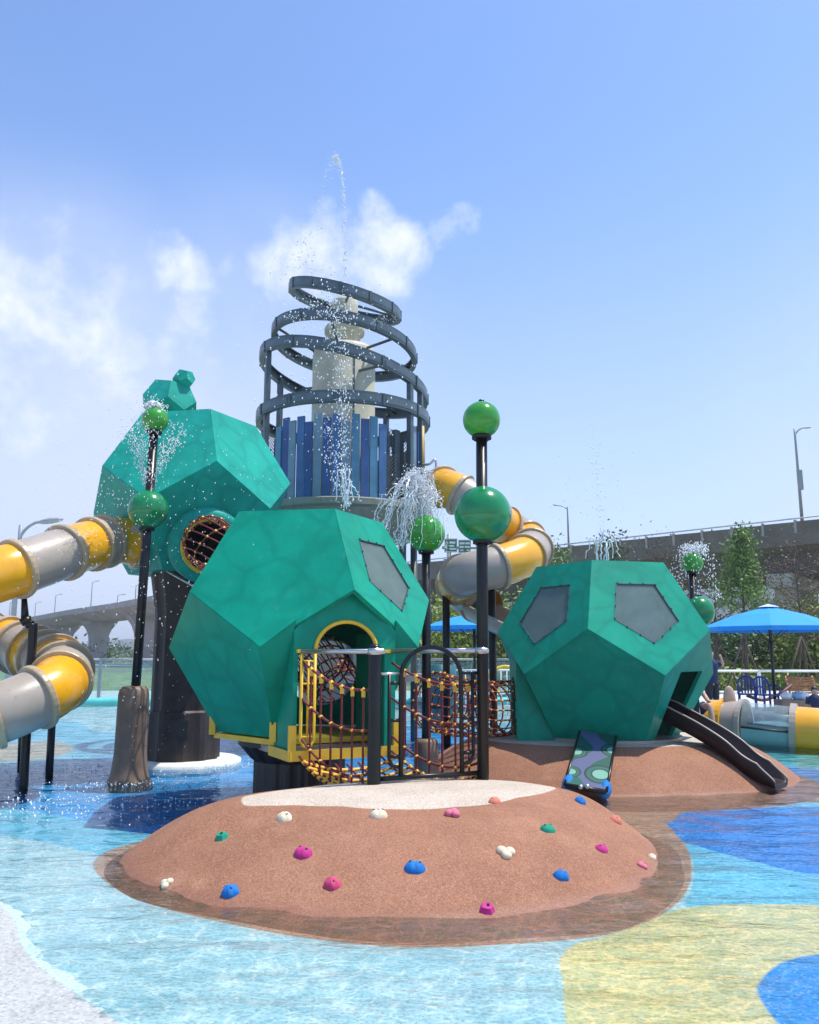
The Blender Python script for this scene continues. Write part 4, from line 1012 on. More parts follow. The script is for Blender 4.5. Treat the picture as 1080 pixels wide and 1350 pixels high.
# ================================================================== CRAWL TUNNEL on the right
t = thing('crawl_tunnel', 'low yellow and grey crawl tube with clear middle section in the water', 'crawl tube', tuple(at(1000, 985, 15.4)))
a0, a1, a2, a3, a4, a5 = (at(x, y, Y) for x, y, Y in ((938, 953, 15.9), (958, 954, 15.7), (981, 956, 15.5), (1046, 963, 15.1), (1075, 966, 14.9), (1150, 972, 14.5)))
r_ = .425
for p, q, mt, nm in ((a0, a1, YEL, 'tube_segment'), (a1, a2, GREYP, 'tube_segment'), (a3, a5, YEL, 'tube_segment')):
    m = MB(); m.ring_sweep([p, q], r_, 32, caps=False); m.build(nm, mt, t)
def half_tube(p, q, up, mt, nm):
    d = (q-p).normalized(); s_ = d.cross(Vector((0, 0, 1))).normalized(); u_ = s_.cross(d); m = MB(); vs = []
    for e in (p, q):
        for k in range(17):
            a = (PI*k/16) + (0 if up else PI); vs.append(e + s_*r_*.985*math.cos(a) + u_*r_*.985*math.sin(a))
    m.add(vs, [(k, k+1, 18+k, 17+k) for k in range(16)], True); m.build(nm, mt, t)
half_tube(a2, a3, True, CLEAR, 'clear_cover'); half_tube(a2, a3, False, mat('teal_grey_plastic', (.20, .36, .38), .3, var=.08), 'tube_trough')
for p, q in ((a1, a0), (a2, a1), (a3, a2), (a3.lerp(a5, .02), a2)):
    d = (p-q).normalized(); Mq = d.to_track_quat('Z', 'Y').to_matrix(); m = MB()
    m.lathe([(r_-.01, -.04), (r_+.05, -.04), (r_+.05, .04), (r_-.01, .04)], p, 32, Mq, smooth=False); m.build('flange', GREYP if p is not a1 else YEL, t)
d = (a3-a2).normalized(); s_ = d.cross(Vector((0, 0, 1))).normalized()
for sg in (-1, 1):
    m = MB(); m.cyl(a2+s_*r_*sg, a3+s_*r_*sg, .02, None, 6); m.build('seam_rail', GREYB, t)
for f in (.05, .25):
    q = a2.lerp(a3, f); m = MB(); m.cyl((q.x, q.y-.2, -.1), (q.x, q.y-.2, q.z-.3), .035, None, 10); m.build('foot', TGREY, t)
m = MB(); q = at(962, 922, 15.6); m.sphere(q, .19, 16, 10, (.62, .25, 1.3)); m.build('end_lip', mat('peach_plastic', (.55, .36, .26), .4), t)
m = MB(); q = a3.lerp(a5, .38); m.plate([[q+Vector((0, -.1, .44)), q+Vector((.55, -.35, -.15)), q+Vector((.75, -.3, -.15)), q+Vector((.2, -.05, .46))]], (0, -1, .3), .04); m.build('scoop', YEL, t)
# step block by the person
m = MB(); p = at(921, 947, 14.7); m.box((p.x, p.y+.3, (p.z-.1)/2), (.56, .6, p.z+.1)); bl = m.build('step_block', GREYB); tag(bl, 'dark square step block behind the slide beside the crawl tube', 'block')

# ================================================================== BACKGROUND STRUCTURES
def ribbon(path, sec, name, mt, parent, smooth=False):
    """sweep a (lateral, z) section along a plan path"""
    P_ = [Vector(p) for p in path]; m = MB(); vs = []; k = len(sec); n_ = len(P_)
    for i, p in enumerate(P_):
        d = P_[min(n_-1, i+1)]-P_[max(0, i-1)]; d.z = 0; d.normalize(); s_ = Vector((-d.y, d.x, 0))
        for x, z in sec: vs.append(p + s_*x + Vector((0, 0, z)))
    m.add(vs, [(i*k+j, (i+1)*k+j, (i+1)*k+(j+1) % k, i*k+(j+1) % k) for i in range(n_-1) for j in range(k)], smooth)
    m.add(vs[:k], [tuple(range(k))]); m.add(vs[-k:], [tuple(range(k-1, -1, -1))]); return m.build(name, mt, parent)
# right overpass: line through two sighted points of its near parapet
ZT = 12.6
q0 = at(1080, 700, 74); q1 = at(750, 735, 90)
d = Vector((q0.x-q1.x, q0.y-q1.y, 0)).normalized(); base = Vector((q0.x, q0.y, 0)); zdk = q0.z
t = thing('highway_overpass', 'dark concrete highway overpass with panelled parapet behind the trees', 'bridge', (base.x, base.y, -.3))
line = [base - d*s_ for s_ in (78, 68, 55, 40, 25, 12, 0)] + [base + d*s_ for s_ in (15, 40)]
slope = (q0.z-q1.z)/((q0-q1).length)
line = [Vector((p.x, p.y, zdk + slope*(p-base).dot(d)*.8)) for p in line]
ribbon(line, [(0, -1.1), (0, -.15), (.1, 0), (14, 0), (14.1, -.15), (14.1, -1.1), (12.6, -1.45), (1.6, -1.45)], 'deck', CONCD, t)
for off in (2.4, 5.4, 8.4, 11.4): ribbon(line, [(off-.35, -3.6), (off-.35, -1.4), (off+.35, -1.4), (off+.35, -3.6)], 'girder', CONCG, t)
LN = (line[-1]-line[0]).length
step = 2.9; npan = 58
pm = MB(); pm.box((0, 0, .56), (step*.975, .18, 1.1)); pme = pm.mesh('parapet_panel', CONCD); ang = math.atan2(d.y, d.x)
pst = MB(); pst.box((0, 0, .62), (.22, .28, 1.26)); pstm = pst.mesh('parapet_post', CONC)
nrm = Vector((-d.y, d.x, 0))
for i in range(npan):
    s_ = -150 + 3 + step*(i+.5)
    if s_ > 38: break
    if s_ < -77: continue
    p = base + d*s_ + nrm*.18; p.z = zdk + slope*s_*.8
    inst(pme, 'parapet_panel', t, p, (0, 0, ang)); inst(pstm, 'parapet_post', t, p - d*step/2, (0, 0, ang))
m = MB(); m.cyl(line[0]+nrm*.18+Vector((0, 0, 1.42)), line[-1]+nrm*.18+Vector((0, 0, 1.42)), .07, None, 8); m.build('hand_rail', STEEL, t)
for s_ in (-4, -30, -58):
    p = base + d*s_ + nrm*7; z = zdk + slope*s_*.8
    m = MB(); M_ = Zrot(ang); m.box((p.x, p.y, z-4.2), (2.2, 12.5, 1.3), M_); po = m.build('pier_cap', CONC, t)
    for o_ in (-3.6, 3.6):
        m = MB(); q = p + nrm*o_; m.box((q.x, q.y, (z-4.8)/2-.2), (1.7, 2.3, z-4.4), M_); m.build('pier', CONC, t)
def lamp_post(label, p0, h, arm, r_=.10, mt=LAMPG, box=False, head=.8, grp=None):
    t = thing('street_lamp', label, 'street lamp', tuple(p0), grp); p0 = Vector(p0); a = Vector(arm)
    m = MB(); m.ring_sweep([p0, p0+Vector((0, 0, h*.9)), p0+Vector((0, 0, h))], [r_, r_*.62, r_*.6], 10); m.build('pole', mt, t)
    m = MB(); m.ring_sweep(cr([p0+Vector((0, 0, h*.93)), p0+Vector((0, 0, h*.975))+a*.3, p0+Vector((0, 0, h))+a*.7, p0+Vector((0, 0, h))+a], 5), r_*.45, 8); m.build('arm', mt, t)
    ad = a.normalized(); m = MB(); M_ = ad.to_track_quat('X', 'Z').to_matrix(); m.sphere(p0+Vector((0, 0, h))+a+ad*head*.35, head*.5, 14, 8, (1, .36, .22), M_); m.build('lamp_head', mt, t)
    if box: m = MB(); m.box(p0+Vector((.05, -.16, h*.45)), (.42, .3, 1.9)); m.build('control_box', mt, t)
p = at(1058, 690, 76); lamp_post('tall grey lamp with a box on its pole standing on the overpass', p, zat(565, 76)-p.z, (1.1, .1, .1), .16, box=True, head=.7)
p = at(750, 722, 95); lamp_post('slim grey lamp on the far end of the overpass', p, zat(668, 95)-p.z, (-1.15, 0, .15), .13, head=.7)
p = at(13, 870, 34); p.z = -.3; lamp_post('grey street lamp with flat head rising behind the yellow tube slide', p, zat(692, 34)-p.z, (.85, 0, .12), .14, head=1.1)
# green road signs over the overpass
t = thing('road_sign', 'green highway sign boards with white lettering beyond the corkscrew slide', 'road sign', tuple(at(605, 745, 60)))
def sign_board(x0, y0, x1, y1, Y, rows):
    m = MB(); A = [at(x0, y1, Y), at(x1, y1, Y), at(x1, y0, Y), at(x0, y0, Y)]; m.plate([A], (0, -1, 0), .12); o = m.build('sign_board', SIGNG, t)
    b_ = MB()
    def bar(u0, v0, u1, v1):
        q = [A[0].lerp(A[1], u).lerp(A[3].lerp(A[2], u), v) + Vector((0, -.02, 0)) for u, v in ((u0, v0), (u1, v0), (u1, v1), (u0, v1))]; b_.plate([q], (0, -1, 0), .015)
    for e in ((.02, .02, .98, .06), (.02, .94, .98, .98), (.02, .06, .045, .94), (.955, .06, .98, .94)): bar(*e)
    for r_ in rows: bar(*r_)
    b_.build('sign_lettering', WHITEP, o)
sign_board(586, 710, 603, 728, 60, [(.14, .2, .22, .82), (.08, .62, .3, .7), (.4, .62, .85, .78), (.4, .4, .75, .52), (.4, .18, .9, .3)])
sign_board(604.5, 711.5, 621, 729, 60, [(.1, .65, .5, .8), (.56, .65, .9, .8), (.1, .38, .42, .52), (.5, .38, .9, .52), (.15, .15, .4, .25), (.65, .15, .9, .25)])
m = MB(); m.cyl(at(583, 722, 60.3), at(640, 722, 60.3), .12, None, 8); m.build('gantry_beam', LAMPG, t)
m = MB(); q = at(592, 722, 60.4); m.cyl((q.x, q.y, -.3), (q.x, q.y, q.z+1), .16, None, 10); m.build('gantry_post', LAMPG, t)

# left river bridge far away
t = thing('river_bridge', 'pale hazy concrete bridge on flared piers beyond the pool', 'bridge', (-70, 190, -.3))
bp_ = [at(-700, 846, 420), at(-300, 834, 300), at(0, 828, 225), at(60, 819, 195), at(120, 809, 172), at(180, 801, 153), at(260, 788, 133), at(400, 768, 116)]
bp_ = cr(bp_, 5)
ribbon(bp_, [(-4.5, 0), (-4.5, -.5), (-2.4, -1.9), (2.4, -1.9), (4.5, -.5), (4.5, 0)], 'deck', CONC, t)
ribbon(bp_, [(-4.7, -.4), (-4.7, .6), (-4.4, .6), (-4.4, -.4)], 'parapet', CONC, t); ribbon(bp_, [(4.4, -.4), (4.4, .6), (4.7, .6), (4.7, -.4)], 'parapet', CONC, t)
def pier(px, Y):
    p = at(px, 800, Y); i = min(range(len(bp_)), key=lambda i: (bp_[i].x-p.x)**2+(bp_[i].y-p.y)**2); c_ = bp_[i]; z1 = c_.z-1.8; m = MB()
    prof = [(1.5, -.4), (1.5, z1*.5), (1.7, z1*.65), (2.2, z1*.8), (3.2, z1*.95), (3.5, z1)]
    d_ = bp_[min(len(bp_)-1, i+1)]-bp_[max(0, i-1)]; a = math.atan2(d_.y, d_.x)
    vs = []; 
    for w_, z in prof: vs += [Vector((c_.x, c_.y, z)) + Zrot(a) @ Vector((x, y, 0)) for x, y in ((-1.2, -w_), (1.2, -w_), (1.2, w_), (-1.2, w_))]
    m.add(vs, [(j*4+k, j*4+(k+1) % 4, j*4+4+(k+1) % 4, j*4+4+k) for j in range(len(prof)-1) for k in range(4)] + [(3, 2, 1, 0)]); m.build('pier', CONC, t)
for px, Y in ((88, 185), (129, 168), (195, 150), (45, 203), (10, 222), (-60, 240), (300, 127)): pier(px, Y)
for i, px in enumerate((5, 27, 45, 73, 114, 153, 172)):
    Y = (232, 212, 202, 190, 172, 160, 155)[i]; c_ = min(bp_, key=lambda q: abs(540+q.x/q.y*1080*.985-px)); h = (62, 62, 58, 64, 82, 40, 60)[i]*c_.y/1080*.55
    lamp_post('thin lamp mast on the pale river bridge', c_+Vector((0, 4.6, .2)), h, (.9, 0, .1), .12, head=.9, grp='lamp masts on the river bridge')
# far pale buildings seen below the overpass and distant towers
FARB = mat('far_building', (.50, .53, .56), .8, var=.08, vscale=.05)
for (x0, x1, ytop, Y, lab) in ((860, 1030, 763, 240, 'long pale building seen beneath the overpass'), (580, 690, 775, 260, 'pale low building far behind the corkscrew slide')):
    A = at(x0, ytop, Y); B = at(x1, ytop, Y); t = thing('far_building', lab, 'building', (A.x, Y, -.3))
    m = MB(); m.box(((A.x+B.x)/2, Y+10, A.z/2), (B.x-A.x, 20, A.z+.6)); m.build('wall', FARB, t)
    m = MB(); m.box(((A.x+B.x)/2, Y+10, A.z+.35), (B.x-A.x+1.5, 21.5, .8)); m.build('roof', CONC, t)
    n_ = int((B.x-A.x)/5)
    wm = MB(); wm.box((0, 0, 0), (2.6, .3, 1.8)); wme = wm.mesh('window', TGREY)
    for i in range(n_):
        for zf in (.35, .68): inst(wme, 'window', t, (A.x+(i+.5)*(B.x-A.x)/n_, Y-.05, A.z*zf))

# fence: rail, posts, glass panels
def fence(label, path, h, step, mt_post, gl=True):
    t = thing('pool_fence', label, 'fence', tuple(path[0])); P_ = resample(cr(path, 10), step)
    gm = None
    for i, p in enumerate(P_):
        m = MB(); m.box(p+Vector((0, 0, h/2)), (.09, .09, h+.06)); m.build('post', mt_post, t)
        if i < len(P_)-1:
            q = P_[i+1]; m = MB(); m.cyl(p+Vector((0, 0, h)), q+Vector((0, 0, h)), .04, None, 8); m.build('rail', mt_post, t)
            dd = (q-p); a = math.atan2(dd.y, dd.x)
            if gl: m = MB(); m.box((p+q)/2+Vector((0, 0, h/2)), (dd.length-.12, .012, h-.16), Zrot(a)); m.build('glass_panel', GLASSF, t)
    return t
fence('long glass pool fence with pale rail in front of the river bank', [(-26, 27.6, .06), (-16, 28.4, .06), (-8, 28.8, .06), (-2, 29, .06), (5, 29, .06)], 1.36, 2.2, LAMPG)
fence('pale metal railing behind the blue chairs', [(9.5, 28.6, .06), (16, 28.4, .06), (26, 28, .06)], .98, 2.45, WHITEP, gl=False)

# parasols
def parasol(label, p0, h, rw, rh):
    t = thing('parasol', label, 'parasol', tuple(p0)); p0 = Vector(p0); n_ = 8
    m = MB(); m.cyl(p0, p0+Vector((0, 0, h)), .045, None, 10); m.build('pole', BLACK, t)
    vs = [p0+Vector((0, 0, h))]; ring2 = []; fs = []
    for k in range(n_): 
        a = 2*PI*(k+.5)/n_; vs.append(p0+Vector((math.cos(a)*rw*.52, math.sin(a)*rw*.52, h-rh*.42)))
    for k in range(n_):
        a = 2*PI*(k+.5)/n_; vs.append(p0+Vector((math.cos(a)*rw, math.sin(a)*rw, h-rh)))
    for k in range(n_):
        a = 2*PI*(k+.5)/n_; vs.append(p0+Vector((math.cos(a)*rw*.995, math.sin(a)*rw*.995, h-rh-.12)))
    for k in range(n_):
        l = (k+1) % n_; fs += [(0, 1+k, 1+l), (1+k, 1+n_+k, 1+n_+l, 1+l), (1+n_+k, 1+2*n_+k, 1+2*n_+l, 1+n_+l)]
    m = MB(); m.add(vs, fs); m.build('canopy', UMB, t)
    m = MB(); m.lathe([(0, h+.06), (.22, h+.0), (.3, h-.03)], p0, 12); m.build('vent_cap', mat('pale_blue_canvas', (.45, .6, .72), .7), t)
    for k in range(n_):
        m = MB(); m.cyl(vs[1+n_+k]+Vector((0, 0, -.03)), p0+Vector((0, 0, h-.06)), .014, None, 6); m.build('rib', BLACK, t)
        m = MB(); m.cyl(vs[1+k]+Vector((0, 0, -.02)), p0+Vector((0, 0, h-rh-.45)), .012, None, 6); m.build('strut', BLACK, t)
    m = MB(); m.lathe([(0, 0), (.35, 0), (.35, .06), (.06, .1), (0, .1)], p0, 20); m.build('base', BLACK, t)
p = at(1013, 800, 23.5); parasol('bright blue parasol over the blue chairs', (p.x, 23.5, .055), p.z+.02-.055, 1.85, .60)
p = at(625, 808, 27); parasol('blue parasol seen behind the arched gate', (p.x, 27, -.1), p.z+.1, 1.75, .45)
p = at(668, 806, 31); parasol('blue parasol partly hidden by the windowed pod', (p.x, 31, .06), p.z-.06, 1.7, .45)

# blue plastic armchairs
def chair(label, p0, rot):
    t = thing('chair', label, 'chair', tuple(p0), 'blue plastic chairs by the fence'); p0 = Vector(p0); M_ = Zrot(rot)
    def L(x, y, z): return p0 + M_ @ Vector((x, y, z))
    m = MB(); m.box(L(0, 0, .42), (.46, .44, .035), M_); m.build('seat', CHB, t)
    for x in (-.21, .21):
        for y in (-.2, .2): m = MB(); m.cyl(L(x*1.1, y*1.15, 0), L(x, y, .42), .03, .035, 8); m.build('leg', CHB, t)
        m = MB(); m.ring_sweep(cr([L(x*1.15, -.24, .42), L(x*1.2, -.24, .62), L(x*1.2, -.05, .65), L(x*1.1, .22, .68)], 4), .026, 8); m.build('arm', CHB, t)
    m = MB(); m.ring_sweep(cr([L(-.22, .2, .42), L(-.23, .25, .7), L(-.16, .28, .86), L(0, .29, .91), L(.16, .28, .86), L(.23, .25, .7), L(.22, .2, .42)], 4), .03, 8); m.build('back_frame', CHB, t)
    for x in (-.12, -.04, .04, .12): m = MB(); m.box(L(x, .255, .66), (.045, .02, .44), M_); m.build('back_slat', CHB, t)
p = at(986, 925, 24.0); chair('blue plastic armchair under the parasol, turned slightly towards the pod', (p.x, 24.0, .055), -.35)
p = at(1012, 925, 23.6); chair('blue plastic armchair under the parasol next to the hose', (p.x, 23.6, .055), .15)
# red hose draped behind, slatted lounger, picnic box
m = MB(); m.ring_sweep(cr([at(985, 917, 25), at(1005, 923, 25), at(1022, 918, 25), at(1034, 911, 25), at(1044, 903, 25.2)], 6), .05, 8); tag(m.build('hose', mat('dark_red_rubber', (.13, .02, .015), .5)), 'dark red hose looping behind the blue chairs', 'hose')
t = thing('lounger', 'orange slatted wooden lounger with raised back by the railing', 'lounger', tuple(at(1062, 920, 25)))
A = at(1044, 908, 25.0); 
A.z -= .16
for i in range(7):
    m = MB(); q = A + Vector((.42, .05*i, .04+i*.07)); m.box(q, (.85, .02, .055)); m.build('slat', WOOD, t)
for x in (.02, .82): m = MB(); m.cyl((A.x+x, A.y, .06), A+Vector((x, .4, .52)), .03, None, 8); m.build('rail', WOOD, t)
t = thing('storage_box', 'brown low box holding bags beside the lounger', 'box', tuple(at(1050, 932, 22)))
p = at(1050, 925, 22); m = MB(); m.box((p.x, 22.2, .24), (.78, .5, .36)); m.build('crate', mat('brown_box', (.19, .13, .09), .7), t)
for x, c_ in ((-.16, WHITEC), (.14, mat('sky_bag', (.2, .38, .6), .5)), (.3, WHITEC)):
    m = MB(); m.sphere((p.x+x, 22.2, .50), .15, 12, 8, (1, .8, .85), None, lambda q: 1+.15*math.sin(7*q.x+3*q.z)); m.build('bag', c_, t)
# planter-like beige wall and white railing seen in the gap behind the gate
t = thing('low_railing', 'white bar railing seen between the two pods', 'railing', (1.5, 24, .0))
for i in range(16):
    x = 1.1 + i*.17; m = MB(); m.cyl((x, 24, -.1), (x, 24, 1.15), .018, None, 6); m.build('bar', WHITEP, t)
for z in (.15, 1.15): m = MB(); m.cyl((1.05, 24, z), (3.7, 24, z), .025, None, 6); m.build('rail', WHITEP, t)
m = MB(); m.ring_sweep(cr([(2.0, 23.5, -.1), (2.1, 23.5, .8), (2.6, 23.5, 1.25), (3.2, 23.5, 1.0), (3.5, 23.5, -.1)], 6), .05, 10); tag(m.build('water_hoop', YELP), 'yellow hoop standing in the pool behind the net tunnel', 'hoop')
t = thing('barrel', 'dark teal barrel standing behind the rope bridge', 'barrel', tuple(at(581, 915, 20)))
p = at(581, 890, 20); m = MB(); m.lathe([(0, -.1), (.36, -.1), (.40, .3), (.40, .9), (.36, 1.35), (0, 1.36)], (p.x, 20, 0), 24); m.build('drum', mat('teal_barrel', (.012, .10, .13), .4), t)
m = MB(); m.lathe([(.405, .35), (.42, .38), (.405, .41)], (p.x, 20, 0), 24); m.build('hoop', BLACK, t)

# ================================================================== PEOPLE
def person(label, joints, edges, radii, mt, head=None, extra=None):
    me = bpy.data.meshes.new('person'); o0 = Vector(joints[0]); me.from_pydata([tuple(Vector(j)-o0) for j in joints], edges, [])
    o = bpy.data.objects.new('person', me); col.objects.link(o); o.location = o0; ORG[o.name] = tuple(o0)
    sk = o.modifiers.new('skin', 'SKIN'); ss = o.modifiers.new('sub', 'SUBSURF'); ss.levels = ss.render_levels = 2; sk.use_smooth_shade = True
    for i, r_ in enumerate(radii): me.skin_vertices[0].data[i].radius = (r_, r_)
    me.skin_vertices[0].data[0].use_root = True; me.materials.append(mt); tag(o, label, 'person')
    if head:
        hp = Vector(head[0]); s_ = head[1]; m = MB(); m.sphere(hp+Vector((0, s_*.12, s_*.1)), s_*1.04, 16, 10, (.86, .98, 1.0)); m.build('hair', HAIR, o)
    if extra: extra(o)
    return o
def std_person(label, p0, h, top, shirt, bottoms, face=PI, arms=None):
    """standing figure; p0 feet; body mesh in skin, clothing as children"""
    p0 = Vector(p0); k = h/1.7; M_ = Zrot(face)
    def L(x, y, z): return p0 + M_ @ Vector((x*k, y*k, z*k))
    J = [L(0, 0, .92), L(0, 0, 1.12), L(0, 0, 1.36), L(0, 0, 1.46), L(0, -.01, 1.58), L(0, -.015, 1.66)]
    E_ = [(0, 1), (1, 2), (2, 3), (3, 4), (4, 5)]; Rr = [.14, .125, .15, .055, .10, .075]
    for sg, arm in zip((-1, 1), arms or (None, None)):
        i = len(J); a = arm or [(.19*sg, 0, 1.36), (.25*sg, .02, 1.10), (.24*sg, -.06, .88), (.235*sg, -.09, .80)]
        J += [L(*q) for q in a]; E_ += [(2, i), (i, i+1), (i+1, i+2), (i+2, i+3)]; Rr += [.058, .045, .032, .035]
        i = len(J); J += [L(.09*sg, 0, .84), L(.10*sg, -.01, .48), L(.10*sg, .02, .10), L(.105*sg, .0, .04), L(.11*sg, -.14, .03)]; E_ += [(0, i), (i, i+1), (i+1, i+2), (i+2, i+3), (i+3, i+4)]; Rr += [.088, .058, .04, .04, .032]
    o = person(label, J, E_, [r_*k for r_ in Rr], SKIN, (L(0, .02, 1.61), .115*k))
    m = MB(); m.lathe([(.165*k, .86*k), (.155*k, 1.08*k), (.18*k, 1.30*k), (.17*k, 1.40*k), (.08*k, 1.47*k)], p0, 18); m.build('shirt', shirt, o)
    for sg in (-1, 1):
        a = (arms or ((), ()))[0 if sg < 0 else 1] or [(.19*sg, 0, 1.36), (.25*sg, .02, 1.10)]
        m = MB(); m.ring_sweep([L(*a[0]) + Vector((0, 0, .02)), L(*a[0]).lerp(L(*a[1]), .75)], [.075*k, .068*k], 12); m.build('sleeve', shirt, o)
        m = MB(); m.ring_sweep([L(.075*sg, 0, .98), L(.09*sg, 0, .80), L(.10*sg, -.01, .48), L(.10*sg, .02, .12)], [.10*k, .112*k, .078*k, .062*k], 12); m.build('trouser_leg', bottoms, o)
    return o
p = at(941, 943, 20.5); std_person('person in navy shirt and dark trousers standing behind the pod with hands raised', (p.x, 20.5, .06), 1.66, NAVY, NAVY, DARKC, 0.3,
    ([(-.19, 0, 1.36), (-.30, -.12, 1.30), (-.20, -.22, 1.46), (-.16, -.25, 1.52)], [(.19, 0, 1.36), (.30, -.10, 1.28), (.17, -.2, 1.5), (.12, -.22, 1.57)]))
# seated person on the step block
p = at(926, 944, 14.75); k = .9; F0 = Vector((p.x-.08, 15.05, p.z+.08))
J = [F0, F0+Vector((-.02, .05, .20)), F0+Vector((-.02, .03, .42)), F0+Vector((-.02, 0, .52)), F0+Vector((-.02, -.03, .62)), F0+Vector((-.02, -.03, .69))]
E_ = [(0, 1), (1, 2), (2, 3), (3, 4), (4, 5)]; Rr = [.13, .12, .13, .05, .095, .07]
for sg in (-1, 1):
    i = len(J); J += [F0+Vector((.09*sg, -.1, .0)), F0+Vector((.12*sg+.08, -.36, .13)), F0+Vector((.12*sg+.10, -.42, -.22)), F0+Vector((.12*sg+.12, -.50, -.26))]; E_ += [(0, i), (i, i+1), (i+1, i+2), (i+2, i+3)]; Rr += [.08, .06, .042, .035]
    i = len(J); J += [F0+Vector((.17*sg-.02, 0, .40)), F0+Vector((.22*sg, -.15, .22)), F0+Vector((.15*sg+.05, -.33, .17)), F0+Vector((.14*sg+.06, -.38, .17))]; E_ += [(2, i), (i, i+1), (i+1, i+2), (i+2, i+3)]; Rr += [.055, .042, .032, .034]
o = person('person in dark clothes sitting on the step block behind the slide', J, E_, Rr, SKIN, (F0+Vector((-.02, .0, .66)), .11))
m = MB(); m.ring_sweep([F0+Vector((0, .02, -.08)), F0+Vector((-.02, .05, .2)), F0+Vector((-.02, .03, .44)), F0+Vector((-.02, .0, .5))], [.17, .15, .17, .08], 16); m.build('shirt', DARKC, o)
for sg in (-1, 1):
    m = MB(); m.ring_sweep([F0+Vector((.07*sg, 0, 0)), F0+Vector((.09*sg, -.1, .0)), F0+Vector((.11*sg+.04, -.25, .09))], [.10, .105, .085], 12); m.build('shorts_leg', NAVY, o)
# child behind the crawl tube
p = at(1075, 925, 16.3); std_person('child in dark blue rash shirt with black hair behind the crawl tube', (p.x, 16.3, -.05), 1.02, NAVY, NAVY, DARKC, -.4)

# ================================================================== TREES AND SHRUBS
def leaf_mesh(centres, n, spread, size, flat=.8):
    """n leaf quads scattered round clump centres (array k x 3, spread per clump)"""
    ci = rng.integers(0, len(centres), n); c_ = centres[ci]; p = c_ + rng.normal(0, 1, (n, 3))*spread*np.array([1, 1, flat])
    u = rng.normal(0, 1, (n, 3)); u /= np.linalg.norm(u, axis=1)[:, None]; w_ = rng.normal(0, 1, (n, 3)); v_ = np.cross(u, w_); v_ /= np.linalg.norm(v_, axis=1)[:, None]
    s_ = size*rng.uniform(.6, 1.4, n)[:, None]; u = u*s_; v_ = v_*s_*.55
    V = np.stack([p-u, p+v_*.9, p+u, p-v_*.9], 1).reshape(-1, 3)
    return V, [(4*i, 4*i+1, 4*i+2, 4*i+3) for i in range(n)]
def tree(name, label, p0, h, rad, shape, nleaf, size, mt, limbs=7, group=None, trunk_r=.09, cat='tree', low=.3, seed_spread=.30):
    t = thing(name, label, cat, tuple(p0), group); p0 = Vector(p0); tk = MB(); cl = []
    lean = Vector((rng.uniform(-.04, .04), rng.uniform(-.04, .04), 0))*h
    trunk = [p0 + lean*(f**2) + Vector((0, 0, h*f*.93)) for f in (0, .25, .5, .75, 1)]
    tk.ring_sweep(trunk, [trunk_r, trunk_r*.8, trunk_r*.6, trunk_r*.35, trunk_r*.1], 8)
    for i in range(limbs):
        f = low + (1-low)*(i+.5)/limbs; a = i*2.4 + rng.uniform(-.4, .4); rr = rad*shape(f)*rng.uniform(.75, 1.1)
        s_ = p0 + lean*f*f + Vector((0, 0, h*f*.9)); e = s_ + Vector((math.cos(a)*rr, math.sin(a)*rr, rr*rng.uniform(.25, .7)))
        tk.ring_sweep([s_, s_.lerp(e, .5)+Vector((0, 0, .05*rr)), e], [trunk_r*.35*(1.2-f)+.006, trunk_r*.22*(1.2-f)+.010, .010], 5)
        for q in (.45, .75, 1.0): cl.append(tuple(s_.lerp(e, q)))
        e2 = s_.lerp(e, .6) + Vector((rng.normal(0, .3)*rr, rng.normal(0, .3)*rr, rng.uniform(.1, .4)*rr)); tk.ring_sweep([s_.lerp(e, .5), e2], [.012, .004], 4); cl.append(tuple(e2))
    cl.append(tuple(trunk[-1])); cl.append(tuple(trunk[-2]))
    tk.build('trunk', TRUNK, t, fix=False)
    V, Fq = leaf_mesh(np.array(cl), nleaf, rad*seed_spread, size); m = MB(); m.v = [tuple(x) for x in V]; m.f = Fq; m.s = [False]*len(Fq)
    m.build('crown', mt, t, fix=False)
    return t
cone = lambda f: max(.12, (1.05-f)*1.6 if f > .4 else 1.0)
rnd = lambda f: max(.3, math.sin(PI*min(.98, max(.05, f*.9))))
def gz(X, Y): return -.1
def T(px, ptop, Y, **kw):
    p = at(px, ptop, Y); return p
def plant(name, label, px, ptop, Y, rad, shape, n, size, mt, z0=.3, **kw):
    p = at(px, ptop, Y); return tree(name, label, (p.x, Y, z0), p.z-z0, rad, shape, n, size, mt, **kw)
plant('young_tree', 'slim young tree with light green tapering crown in front of the overpass', 971, 682, 34, 1.15, cone, 4200, .075, LEAF[0], limbs=16, low=.42, seed_spread=.20, trunk_r=.10)
plant('young_tree', 'sparse tree with bare twigs between the ball pole and the young conical tree', 936, 725, 38, 1.9, rnd, 1300, .065, LEAF[4], limbs=24, low=.35, seed_spread=.30)
plant('young_tree', 'reddish twiggy tree in front of the overpass pier', 1050, 722, 37, 2.4, rnd, 2400, .055, LEAF[3], limbs=34, low=.3, seed_spread=.30)
plant('young_tree', 'thin olive tree whose tip rises over the windowed pod', 808, 694, 48, 1.8, cone, 1300, .12, LEAF[4], limbs=13, low=.4, seed_spread=.26)
plant('young_tree', 'sparse tree topping out over the pod roof beside the corkscrew slide', 738, 703, 60, 1.6, cone, 900, .14, LEAF[0], limbs=10, low=.4, seed_spread=.26)
plant('young_tree', 'bare reddish tree behind the second green ball of the far pole', 868, 712, 44, 2.4, rnd, 1400, .06, LEAF[3], limbs=26, low=.3)
